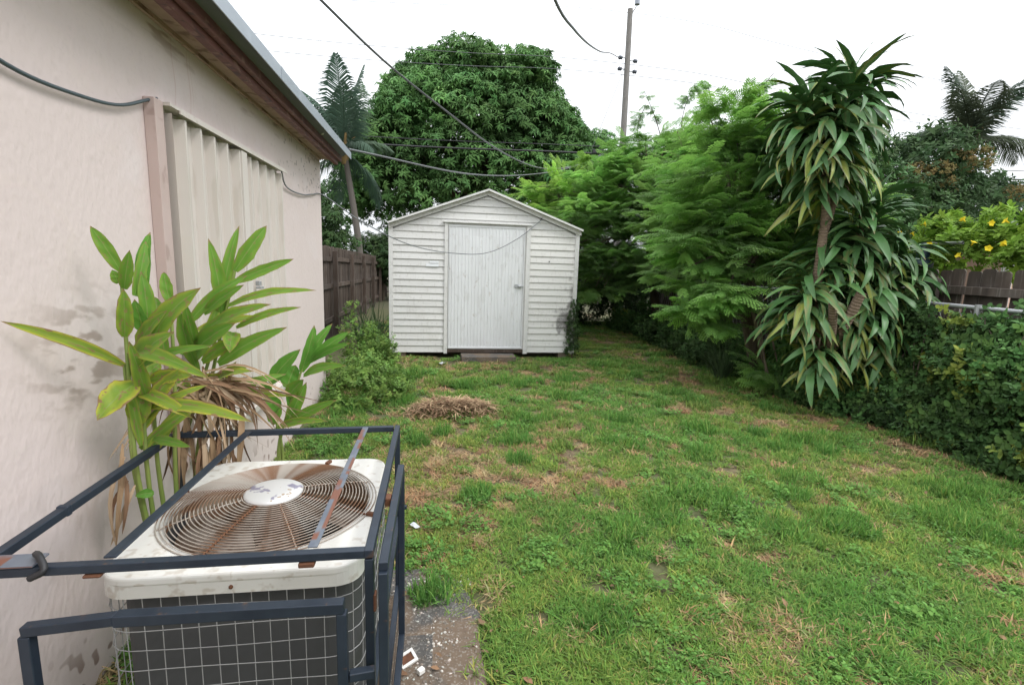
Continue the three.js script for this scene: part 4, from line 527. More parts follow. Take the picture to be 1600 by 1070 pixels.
// ================================================================= DRACAENA
{ const t = thing('dracaena_plant', 'tall multi stemmed dracaena with long drooping glossy strap leaves', 'plant', [4.85, 0, -5.25]);
  const O = V3(4.85, 0, -5.25); const rel = (x, y, z) => V3(x, y, z).sub(O);
  const tr = (pts, a, b, nm = 'trunk') => part(nm, taperTube(pts.map((p) => rel(...p)), a, b, 18, 9, 0.2), M.barkTan, t);
  tr([[4.9, 0, -5.25], [4.62, 0.42, -5.22], [4.42, 0.8, -5.2], [4.3, 1.2, -5.2], [4.29, 1.8, -5.2], [4.28, 2.3, -5.2], [4.23, 2.63, -5.2], [4.05, 3.05, -5.2]], 0.08, 0.03);
  tr([[4.3, 2.0, -5.22], [4.42, 2.5, -5.25], [4.45, 3.0, -5.28], [4.46, 3.4, -5.28]], 0.04, 0.035); tr([[4.5, 0.6, -5.15], [4.3, 0.95, -4.9], [4.14, 1.3, -4.75]], 0.05, 0.045, 'cut_stub'); tr([[4.45, 0.6, -5.15], [4.42, 1.0, -4.9], [4.46, 1.42, -4.75]], 0.055, 0.05, 'cut_stub');
  tr([[4.7, 0.4, -5.2], [4.75, 1.0, -5.3], [4.8, 1.6, -5.3], [4.8, 2.3, -5.25]], 0.05, 0.035); tr([[4.8, 0.2, -5.25], [5.05, 0.7, -5.3], [5.15, 1.25, -5.3]], 0.045, 0.035);
  const lt = (s, yel, br) => colorTex(256, 64, (u, v) => { const e = Math.abs(v - 0.5) * 2, str = 0.5 + 0.5 * Math.sin(v * 70 + vn(u * 3, v * 8, s) * 2), n = fbm(u * 5, v * 10, 4, s); let c = mix3([0.055, 0.135, 0.042], [0.085, 0.185, 0.06], n * 0.6 + str * 0.25); c = mix3(c, [0.24, 0.27, 0.05], clamp(yel * (sm(0.7, 0.1, e) * 0.6 + 0.9 * sm(0.45, 0.65, fbm(u * 2.5, v * 2, 3, s + 8))) * (0.5 + 0.6 * n))); c = mix3(c, [0.22, 0.14, 0.065], br * sm(0.55, 0.75, fbm(u * 4, v * 5, 4, s + 3)) + 0.8 * sm(0.9 + 0.1 * (n - 0.5), 1.02, u)); return c; });
  const mats = [[501, 0, 0.15], [502, 0.12, 0.25], [503, 0.35, 0.45], [504, 0.9, 0.5]].map((a) => new THREE.MeshPhysicalMaterial({ roughness: 0.4, specularIntensity: 0.6, side: THREE.DoubleSide, map: lt(...a) })); const dead = leafMat(0.95, 0.2, { map: colorTex(128, 64, (u, v) => mix3([0.22, 0.16, 0.1], [0.38, 0.31, 0.24], fbm(u * 6, v * 12, 4, 510))) });
  const shapes = []; for (let i = 0; i < 14; i++) { const k = i / 13; shapes.push(strapLeaf(8, rr(0.115, 0.155), [lerp(1.35, -0.2, k) + rr(-0.1, 0.1), lerp(0.9, -1.55, Math.min(1, k * 1.7)) + rr(-0.15, 0.15), 0.8], 0.3, 0.2)); }
  const head = (x, y, z, n, len, k0, k1, vert = 0.25, yel = [0.5, 0.3, 0.13, 0.07], yawC = null, yawW = Math.PI) => { const c = rel(x, y, z); for (let i = 0; i < n; i++) { const k = lerp(k0, k1, Math.pow((i + 0.5) / n, 0.8)); const s = shapes[clamp(Math.round(k * 13 + rr(-0.7, 0.7)), 0, 13)]; let u = rnd(), mi = 0; while (u > yel[mi] && mi < 3) { u -= yel[mi]; mi++; }
      const m = part('leaf', s, mats[mi], t); m.position.set(c.x + 0.04 * gauss(), c.y - vert * (i / n) + 0.04 * gauss(), c.z + 0.04 * gauss()); m.rotation.order = 'YXZ'; m.rotation.y = yawC === null ? i * 2.39996 + rr(-0.3, 0.3) : yawC + yawW * gauss(); m.rotation.x = rr(-0.35, 0.35); const L = len * rr(0.78, 1.12) * (k < 0.22 ? 0.8 : 1); m.scale.set(L, L, L * rr(0.85, 1.2)); } };
  head(3.94, 3.42, -5.2, 50, 0.64, 0.02, 1, 0.4); head(4.46, 3.68, -5.28, 54, 0.7, 0.0, 0.95, 0.45); head(4.25, 2.95, -5.22, 36, 0.62, 0.5, 1, 0.3);
  head(4.8, 2.3, -5.2, 52, 0.7, 0.0, 1, 0.55, [0.5, 0.3, 0.15, 0.05]); head(5.12, 1.5, -5.1, 38, 0.66, 0.25, 1, 0.4, [0.35, 0.3, 0.25, 0.1]); head(4.1, 1.4, -5.1, 26, 0.56, 0.35, 1, 0.25, [0.4, 0.3, 0.2, 0.1]); head(4.28, 0.75, -5.0, 28, 0.48, 0.5, 1, 0.15, [0.3, 0.25, 0.25, 0.2]); head(4.72, 1.55, -4.95, 16, 0.56, 0.65, 1, 0.3); head(4.85, 1.0, -5.0, 14, 0.52, 0.7, 1, 0.2, [0.3, 0.3, 0.3, 0.1]);
  { const ids = [4, 6, 8, 10, 12, 13], sets = ids.map(() => []); // the many overlapping leaves of the skirts
    for (const [x0, y0, x1, y1, z, n, lo] of [[3.8, 2.75, 3.95, 3.4, -5.2, 80, 0], [4.05, 2.8, 4.2, 3.5, -5.0, 70, 0], [4.2, 2.7, 4.25, 3.4, -5.4, 60, 0], [4.45, 2.75, 4.48, 3.75, -5.25, 110, 0], [4.7, 1.5, 4.82, 2.35, -5.2, 110, 0], [5.05, 1.0, 5.2, 1.7, -5.1, 70, 2], [4.22, 0.55, 4.35, 0.85, -5.05, 34, 2], [4.1, 1.1, 4.15, 1.45, -5.15, 26, 2], [4.7, 0.9, 4.85, 1.4, -5.0, 50, 2], [4.5, 1.1, 4.6, 1.5, -5.15, 44, 1], [5.2, 1.5, 5.35, 1.95, -5.2, 60, 0], [4.95, 0.6, 5.05, 1.0, -5.0, 46, 2], [4.0, 0.9, 4.1, 1.2, -5.15, 30, 2], [4.15, 2.35, 4.3, 2.75, -5.2, 46, 3], [4.5, 1.5, 4.55, 2.2, -5.35, 70, 1], [4.25, 1.2, 4.3, 1.7, -5.3, 46, 1], [4.6, 0.7, 4.7, 1.1, -5.0, 40, 2]]) for (let i = 0; i < n; i++) { const t0 = rnd(), c = rel(lerp(x0, x1, t0), lerp(y0, y1, t0), z), L = 0.58 * rr(0.65, 1.1), k = clamp(Math.floor(lerp(5.9, lo, t0) + rr(-1, 1)), lo, 5); const yw = rr(0, 6.28);
      sets[k].push([new THREE.Matrix4().makeRotationY(yw).multiply(new THREE.Matrix4().makeRotationX(rr(-0.7, 0.7))).scale(_s.set(L, L, L * rr(0.8, 1.05))).setPosition(V3(c.x + 0.05 * gauss() + 0.05 * Math.cos(yw), c.y + 0.06 * gauss(), c.z + 0.05 * gauss() - 0.05 * Math.sin(yw))), vary([1, 1, 1], 0.2)]); }
    sets.forEach((l, i) => l.length && scatter('skirt_leaves', shapes[ids[i]], mats[[0, 1, 0, 2, 0, 3][i]], l, t)); }
  for (let i = 0; i < 16; i++) { const m = part('dead_leaf', shapes[13 - (i % 3)], dead, t); const c = [rel(4.28, 0.75, -5.05), rel(4.4, 1.05, -5.05), rel(5.1, 1.2, -5.15), rel(4.3, 2.6, -5.2)][i % 4]; m.position.set(c.x + 0.08 * gauss(), c.y, c.z + 0.06 * gauss()); m.rotation.y = rr(0, 6.28); m.scale.set(0.36, 0.36, 0.2).multiplyScalar(rr(0.8, 1.2)); }
}

// ================================================================= GINGER PLANTS BY THE WALL
const ginTex = (s, y) => colorTex(256, 128, (u, v) => { const e = Math.abs(v - 0.5) * 2, vein = 0.5 + 0.5 * Math.sin((u * 1.2 - e * 0.35) * 150), n = fbm(u * 5, v * 5, 4, s); let c = mix3([0.095, 0.27, 0.03], [0.155, 0.37, 0.05], n * 0.6 + vein * 0.5 - 0.1); c = mix3(c, [0.5, 0.5, 0.06], clamp(y * (0.35 + 0.8 * sm(0.35, 1, e) + 0.6 * (n - 0.45)))); c = mix3(c, [0.3, 0.38, 0.12], 0.6 * sm(0.1, 0.02, e)); c = mix3(c, [0.32, 0.2, 0.1], clamp(sm(0.9, 0.99, u + 0.1 * (n - 0.5)) * 0.9 + (0.25 + y) * sm(0.66, 0.76, fbm(u * 14, v * 8, 3, s + 5)) + (0.15 + y) * sm(0.86, 1, e + 0.35 * (fbm(u * 9, v * 3, 3, s + 6) - 0.5)))); return c; });
const ginMats = [0, 0.22, 0.5, 0.9].map((y, i) => leafMat(0.92, 0.42, { clearcoat: 0.25, clearcoatRoughness: 0.4, map: ginTex(520 + i * 9, y) }));
function pointLeaf(a, b, w, bow, roll) { // leaf from a to b in space with an upward bow
  const d = b.clone().sub(a), L = d.length(), n = 9, P = [], UV = [], I = [], up = V3(0, 1, 0), dn = d.clone().normalize(); let nrm = V3(0.35, 0.45, 0.85).addScaledVector(dn, -V3(0.35, 0.45, 0.85).dot(dn)).normalize().applyAxisAngle(dn, roll); const sd = dn.clone().cross(nrm);
  for (let i = 0; i <= n; i++) { const t = i / n, c = a.clone().addScaledVector(d, t).addScaledVector(nrm, bow * L * Math.sin(Math.PI * t)).addScaledVector(up, bow * L * 0.7 * Math.sin(Math.PI * t)); const hw = 0.5 * w * Math.max(0.02, Math.pow(Math.sin(Math.PI * Math.pow(lerp(0.04, 1, t), 0.8)), 0.7)) * (1 + 0.16 * (h2(i, Math.round(a.x * 999), Math.round(b.y * 999)) - 0.5)); for (const s of [-1, -0.5, 0, 0.5, 1]) { const q = c.clone().addScaledVector(sd, s * hw).addScaledVector(nrm, Math.abs(s) * hw * 0.28 + hw * 0.1 * Math.sin(t * 19 + s * 3)); P.push(q.x, q.y, q.z); UV.push(t, 0.5 + s / 2); } }
  for (let i = 0; i < n; i++) for (let j = 0; j < 4; j++) { const k = i * 5 + j; I.push(k, k + 5, k + 1, k + 1, k + 5, k + 6); }
  return bufGeo(P, I, UV); }
const stemMat = std(null, 0.55, { map: colorTex(64, 256, (u, v) => mix3([0.14, 0.24, 0.045], [0.3, 0.33, 0.09], fbm(u * 4, v * 8, 4, 560))) }), dryMats = [0, 1, 2].map((i) => std(null, 0.9, { map: colorTex(128, 64, (u, v) => mix3([[0.24, 0.14, 0.075], [0.34, 0.23, 0.14], [0.16, 0.085, 0.045]][i], [[0.38, 0.27, 0.16], [0.5, 0.38, 0.26], [0.28, 0.17, 0.1]][i], fbm(u * 6, v * 14, 4, 570 + i))) }));
function ginger(label, base, leaves, stems) { const t = thing('ginger_plant', label, 'plant', base, 'ginger plants at the foot of the house wall'); const O = V3(...base);
  for (const [ax, ay, az, bx, by, bz] of stems) { const a = V3(ax, ay, az), b = V3(bx, by, bz), g = V3(lerp(ax, base[0], 0.6) + 0.04 * gauss(), 0, lerp(az, base[2], 0.5)); part('stem', taperTube([g.sub(O), a.sub(O), a.clone().lerp(b.clone().sub(O), 0.5).add(V3(0.012 * gauss(), 0, 0.01)), b.clone().sub(O)], 0.0115, 0.006, 12, 7), stemMat, t); }
  for (const [ax, ay, az, bx, by, bz, w, tone] of leaves) { const a = V3(ax, ay, az).sub(O), b = V3(bx, by, bz).sub(O); part('leaf', pointLeaf(a, b, w * 0.94, 0.05 + 0.03 * rnd(), 0.5 * gauss()), ginMats[clamp(Math.round(tone * 4), 0, 3)], t); }
  return t; }
const LA = [[-1.107, 1.564, -2.0, -1.179, 1.716, -1.98, 0.05, 0.25], [-1.118, 1.52, -2.0, -1.124, 1.568, -1.98, 0.037, 0.3], [-1.101, 1.5, -2.0, -1.035, 1.638, -1.93, 0.046, 0.2], [-1.07, 1.476, -2.0, -1.069, 1.672, -2.1, 0.05, 0.35], [-1.053, 1.442, -2.02, -1.076, 1.707, -2.15, 0.057, 0.1], [-1.091, 1.334, -1.96, -1.049, 1.509, -1.9, 0.056, 0.6], [-1.05, 1.332, -2.02, -1.06, 1.466, -1.98, 0.057, 0.1], [-1.0, 1.436, -2.1, -1.04, 1.558, -2.15, 0.046, 0.3], [-1.053, 1.365, -2.1, -1.078, 1.461, -2.15, 0.048, 0.15], [-1.065, 1.285, -2.05, -0.826, 1.514, -1.95, 0.09, 0.5], [-1.104, 1.196, -2.0, -0.9, 1.361, -1.9, 0.087, 0.4], [-1.113, 1.226, -1.98, -1.245, 1.425, -1.656, 0.042, 0.8], [-1.081, 1.159, -1.98, -1.14, 1.061, -1.85, 0.104, 0.75], [-1.109, 1.277, -2.0, -0.751, 1.218, -1.8, 0.057, 0.55], [-1.091, 1.052, -2.05, -0.66, 1.031, -1.9, 0.058, 0.7], [-1.106, 1.129, -2.03, -1.052, 1.21, -2.1, 0.079, 0.45], [-1.101, 0.992, -2.0, -1.069, 1.144, -2.02, 0.083, 0.6], [-1.074, 0.934, -2.2, -1.032, 1.115, -2.25, 0.081, 0.5], [-1.092, 0.912, -2.0, -1.117, 1.175, -2.0, 0.037, 0.4], [-0.916, 1.363, -2.35, -0.933, 1.694, -2.3, 0.065, 0.3], [-0.918, 1.363, -2.35, -0.852, 1.756, -2.42, 0.054, 0.25], [-0.855, 1.562, -2.35, -0.733, 1.76, -2.4, 0.071, 0.3], [-0.86, 1.514, -2.35, -0.638, 1.619, -2.45, 0.05, 0.25], [-0.904, 1.403, -2.35, -0.51, 1.489, -2.3, 0.043, 0.45], [-0.998, 1.274, -2.32, -0.668, 1.435, -2.2, 0.064, 0.5], [-1.032, 1.173, -2.3, -0.791, 1.362, -2.15, 0.086, 0.35], [-0.855, 1.318, -2.33, -0.588, 1.41, -2.35, 0.036, 0.5], [-0.924, 1.163, -2.3, -0.623, 1.334, -2.25, 0.063, 0.2], [-1.043, 1.212, -2.25, -1.0, 1.294, -2.35, 0.072, 0.35], [-1.064, 1.07, -2.2, -1.076, 1.183, -2.3, 0.071, 0.3], [-0.947, 1.083, -2.3, -0.8, 1.153, -2.3, 0.053, 0.55], [-0.862, 1.303, -2.3, -0.838, 1.232, -2.2, 0.074, 0.5], [-1.075, 1.394, -2.15, -1.024, 1.205, -2.1, 0.059, 0.3], [-1.063, 0.721, -2.0, -1.113, 0.725, -1.97, 0.037, 0.1]];
const LB = [[-0.909, 0.597, -3.2, -0.773, 0.871, -3.15, 0.081, 0.15], [-0.814, 0.923, -3.2, -0.729, 1.214, -3.2, 0.088, 0.05], [-0.799, 0.966, -3.2, -0.632, 1.22, -3.25, 0.07, 0.05], [-0.762, 0.985, -3.2, -0.516, 1.181, -3.2, 0.062, 0.08], [-0.745, 0.999, -3.2, -0.504, 1.123, -3.1, 0.053, 0.08], [-0.801, 0.899, -3.2, -0.521, 0.995, -3.05, 0.062, 0.15], [-0.997, 0.852, -3.2, -0.8, 1.075, -3.15, 0.091, 0.08], [-0.901, 0.823, -3.2, -0.859, 0.956, -3.25, 0.12, 0.1], [-1.01, 0.752, -3.2, -1.032, 0.889, -3.15, 0.085, 0.08], [-0.895, 0.765, -3.2, -0.777, 0.9, -3.1, 0.091, 0.15], [-0.91, 0.579, -3.2, -0.578, 0.786, -3.05, 0.073, 0.3], [-0.98, 0.561, -3.2, -0.634, 0.654, -3.05, 0.053, 0.4], [-0.955, 0.686, -3.2, -1.005, 0.801, -3.1, 0.088, 0.1], [-1.006, 0.599, -3.2, -0.935, 0.7, -3.2, 0.103, 0.2], [-0.87, 0.641, -3.2, -0.904, 0.801, -3.2, 0.066, 0.1]];
for (let i = 0; i < 26; i++) { const k = i / 26, st = i % 2, a = st ? [-0.98 + 0.06 * gauss(), 0.95 + 0.45 * k, -2.28] : [-1.09 + 0.03 * gauss(), 0.85 + 0.5 * k, -2.03], an = rr(-0.5, 1.6), L = rr(0.24, 0.42); LA.push([...a, Math.max(-1.24, a[0] + L * Math.cos(an) * rr(0.4, 1)), a[1] + L * Math.sin(an) * 0.75, a[2] + rr(-0.12, 0.16), rr(0.04, 0.065), rr(0.15, 0.85)]); }
const g1 = ginger('large yellowing ginger plant between the air conditioner and the pink wall', [-1.06, 0, -2.15], LA, [[-1.124, 0.804, -2.0, -1.124, 1.226, -2.0], [-1.114, 0.785, -2.0, -1.107, 1.556, -2.0], [-1.095, 0.771, -2.03, -1.051, 1.441, -2.03], [-1.091, 0.739, -2.1, -1.053, 1.365, -2.1], [-1.054, 0.765, -2.15, -1.024, 1.431, -2.15], [-1.109, 0.703, -2.3, -0.896, 1.369, -2.3], [-1.067, 0.68, -2.35, -0.855, 1.562, -2.35]]);
ginger('small fresh green ginger plant below the window shutter', [-0.95, 0, -3.2], LB, [[-0.958, 0.45, -3.2, -0.806, 0.945, -3.2], [-0.945, 0.449, -3.2, -0.995, 0.859, -3.2], [-0.965, 0.45, -3.2, -0.85, 0.83, -3.2]]);
{ // withered leaves hanging in the big clump
  const O = V3(-1.06, 0, -2.15); const dl = (a, b, w, i) => part('withered_leaf', pointLeaf(V3(...a).sub(O), V3(...b).sub(O), w, 0.1 + 0.08 * rnd(), 1.2 * gauss()), dryMats[i % 3], g1);
  for (let i = 0; i < 96; i++) { const a = [-0.97 + 0.10 * gauss(), 1.10 + 0.05 * gauss(), -2.22 + 0.06 * gauss()], k = rnd(); const b = k < 0.5 ? [-0.72 + 0.16 * gauss(), 0.98 + 0.1 * gauss(), -2.25 + 0.1 * gauss()] : [-0.92 + 0.2 * gauss(), 0.82 + 0.1 * gauss(), -2.28 + 0.08 * gauss()]; dl(a, b, rr(0.007, 0.02), i); }
  for (let i = 0; i < 30; i++) { const x = rr(-1.12, -0.82); dl([x, rr(0.75, 1.0), -2.25 + 0.06 * gauss()], [x + 0.05 * gauss(), rr(0.45, 0.7), -2.22 + 0.07 * gauss()], rr(0.01, 0.028), i); }
  for (let i = 0; i < 5; i++) dl([-0.99, 1.07, -2.15], [-1.2 + 0.02 * i, 0.86 + 0.01 * i, -1.98], 0.012, 1);
  for (let i = 0; i < 6; i++) dl([-1.13 + 0.02 * gauss(), rr(0.75, 0.95), -1.98], [-1.16 + 0.03 * gauss(), rr(0.5, 0.62), -1.93], 0.016, i);
}

// ================================================================= VINES, WEEDS
{ // vine wall over the chain link
  const v = thing('vine_hedge', 'dark green creeping vine smothering the chain link fence', 'vine'); const l = [[], [], [], []];
  const pg = [0, 1, 2, 3].map(() => { const gs = []; for (let i = 0; i < 24; i++) { const d = V3(-0.75, 0.55, 0.15).add(rdir().multiplyScalar(0.75)).normalize(), q = rr(0.65, 1.25); gs.push(tint(smallG[i % 3].clone().applyMatrix4(basisUp(d).scale(V3(q, q, q)).setPosition(0.07 * gauss(), 0.13 * gauss(), 0.15 * gauss())), jit(0.25))); } return mergeGeometries(gs); });
  const put = (x, y, z, br, s = 1) => { const k = br * (1 + 0.15 * gauss()), q = rr(0.75, 1.35) * s; l[Math.floor(rnd() * 4)].push([new THREE.Matrix4().makeRotationX(rr(-0.6, 0.6)).scale(_s.set(q, q, q)).setPosition(V3(x, Math.max(0.03, y), z)), vary(rnd() < 0.06 ? [0.2 * k, 0.26 * k, 0.05 * k] : [0.075 * k, 0.155 * k, 0.042 * k], 0.16)]); };
  for (let i = 0; i < 760; i++) { const z = lerp(-1.4, -6.4, Math.pow(rnd(), 0.9)), u = rnd(); const bump = fbm(z * 1.7, u * 3, 4, 601) - 0.5; const topY = (z > -4.3 ? 1.1 : 1.2) + 0.3 * (fbm(z * 2.2, 3, 3, 602) - 0.45) + (z < -4.6 && z > -5.3 ? 0.04 : 0); const y = u * topY; const x = 4.72 + 0.5 * Math.pow(u, 1.3) - 0.7 * bump - 0.12 * Math.sin(z * 3.1) * (1 - u) - 0.3 * Math.pow(1 - u, 4) * rnd(); const bright = sm(0.45, 0.75, fbm(z * 1.4 + 5, u * 2.5, 4, 603)); put(x + 0.08 * rnd(), y, z, 0.85 + 0.75 * bright); }
  for (let i = 0; i < 170; i++) put(4.75 + rr(-0.3, 0.5), rr(0, 0.75) * rnd(), rr(-12.5, -6.4), 0.9, 1.3);
  l.forEach((q, i) => scatter('foliage', pg[i], M.leafSmall, q, v));
  for (let i = 0; i < 26; i++) { const z = rr(-2, -6); part('stem', taperTube([[4.95 + rr(-0.1, 0.2), 0, z], [4.95 + rr(-0.1, 0.1), 0.6, z + rr(-0.3, 0.3)], [5.1, 1.25, z + rr(-0.5, 0.5)]], 0.008, 0.004, 6, 5), M.bark, v); }
}
const bladeTuft = (n, len, w, spread, segs = 3) => { const gs = []; for (let i = 0; i < n; i++) { const L = len * rr(0.5, 1.2), lean = rr(0.1, 1) * spread, g = strapLeaf(segs, w / L * rr(0.7, 1.2), [1.5 - lean * 0.5, 1.35 - lean * 1.5], 0.25, 0, null, 0.8); g.scale(L, L, L).rotateY(rr(0, 6.28)).translate(0.018 * gauss() * spread, 0, 0.018 * gauss() * spread); gs.push(g); } return mergeGeometries(gs); };
const longG = [0, 1].map(() => tint(bladeTuft(16, 0.5, 0.012, 0.9, 5), [1, 1, 1]));
{ let i = 0; for (const [x, z, s, lab] of [[4.1, -6.75, 1.3, 'tall clump of long grey green grass beside the twin trunks'], [4.4, -7.45, 1.0, 'clump of long grass under the feathery trees behind the twin trunks'], [-0.95, -8.6, 1.6, 'tall grass clump squeezed between the board fence and the shed'], [-1.15, -9.3, 1.7, 'tall grass clump behind the shed corner along the board fence'], [4.75, -5.7, 0.75, 'low clump of long grass at the dracaena foot'], [4.65, -4.7, 0.6, 'short grass clump before the vine hedge next to the dracaena']]) { const t = thing('grass_clump', lab, 'grass clump', [x, 0, z], 'clumps of long grass'); const l = []; for (let k = 0; k < 7; k++) l.push([new THREE.Matrix4().makeRotationY(rr(0, 6.28)).scale(_s.set(s, s * rr(0.8, 1.2), s)).setPosition(V3(0.1 * s * gauss(), 0, 0.1 * s * gauss())), vary([0.075, 0.125, 0.05], 0.15)]); scatter('blades', longG[i++ % 2], M.grass, l, t); } }
{ // weeds at the house corner and shed corner vine
  const mk = (name, label, cat, base, L, per, R, col, s, stems) => { const t = thing(name, label, cat, base); const g0 = [0, 1].map(() => sprig(9, 0.05 * s, 0.026 * s, 0.1 * s)), g = [0, 1].map(() => lumpGeo(g0, per, R)); leafCrown(t, L, g, M.leafSmall, R, col); for (const st of stems) part('stem', taperTube(st, 0.006, 0.003, 8, 5), M.bark, t); };
  const L = []; for (let i = 0; i < 40; i++) { const a = rr(0, 6.28), r = 0.46 * Math.sqrt(rnd()); L.push([r * Math.cos(a), 0.03 + rr(0.0, 0.33) * (1.1 - r), 0.25 + r * Math.sin(a) * 1.5, rr(0.07, 0.15), rr(0.8, 1.3)]); }
  for (let b = 0; b < 5; b++) { const bx = [-0.25, -0.12, 0.12, 0.25, 0.0][b], bz = [-0.5, -0.65, -0.8, -0.6, -0.3][b], hh = [0.98, 0.7, 0.68, 0.55, 0.5][b]; for (let i = 0; i < 9; i++) { const k = i / 8; L.push([bx + 0.1 * k * Math.sin(b * 2) + 0.05 * gauss(), 0.15 + (hh - 0.15) * k, bz + 0.05 * gauss(), 0.085 * (1.25 - 0.55 * k), rr(0.95, 1.3)]); } }
  mk('weed_bush', 'leafy weed bush growing at the far corner of the pink wall', 'bush', [-0.86, 0, -6.3], L, 14, 0.11, [0.15, 0.25, 0.055], 0.9, [[[-0.25, 0, -0.5], [-0.25, 0.5, -0.55], [-0.12, 0.98, -0.55]], [[0.1, 0, -0.7], [0.15, 0.4, -0.7], [0.18, 0.65, -0.75]]]);
  const L2 = []; for (let i = 0; i < 18; i++) { const k = i / 17; L2.push([0.03 * gauss(), 0.1 + 0.85 * k, 0.03 * gauss(), 0.06 + 0.05 * (1 - k), rr(0.8, 1.2)]); }
  mk('creeping_vine', 'dark vine climbing the mildewed corner of the shed', 'vine', [2.3, 0, -8.2], L2, 20, 0.09, [0.05, 0.095, 0.03], 0.6, [[[0, 0, 0], [0.02, 0.5, 0], [-0.02, 0.95, 0]]]);
  const L3 = []; for (let i = 0; i < 40; i++) L3.push([rr(-0.5, 0.45), rr(0.05, 0.3), rr(-1.6, 1.4), rr(0.12, 0.2), rr(0.7, 1.15)]);
  mk('undergrowth', 'low weedy undergrowth beneath the feathery trees', 'weeds', [4.75, 0, -8.2], L3, 34, 0.16, [0.06, 0.115, 0.034], 1.0, []);
  const L4 = []; for (let i = 0; i < 110; i++) L4.push([rr(-2.1, 1.6), rr(0.05, 1.2), rr(-0.8, 0.8), rr(0.2, 0.35), rr(0.6, 1.05)]);
  mk('undergrowth', 'dark undergrowth closing the passage past the shed', 'weeds', [4.2, 0, -13.1], L4, 44, 0.28, [0.05, 0.095, 0.032], 1.4, []);
}

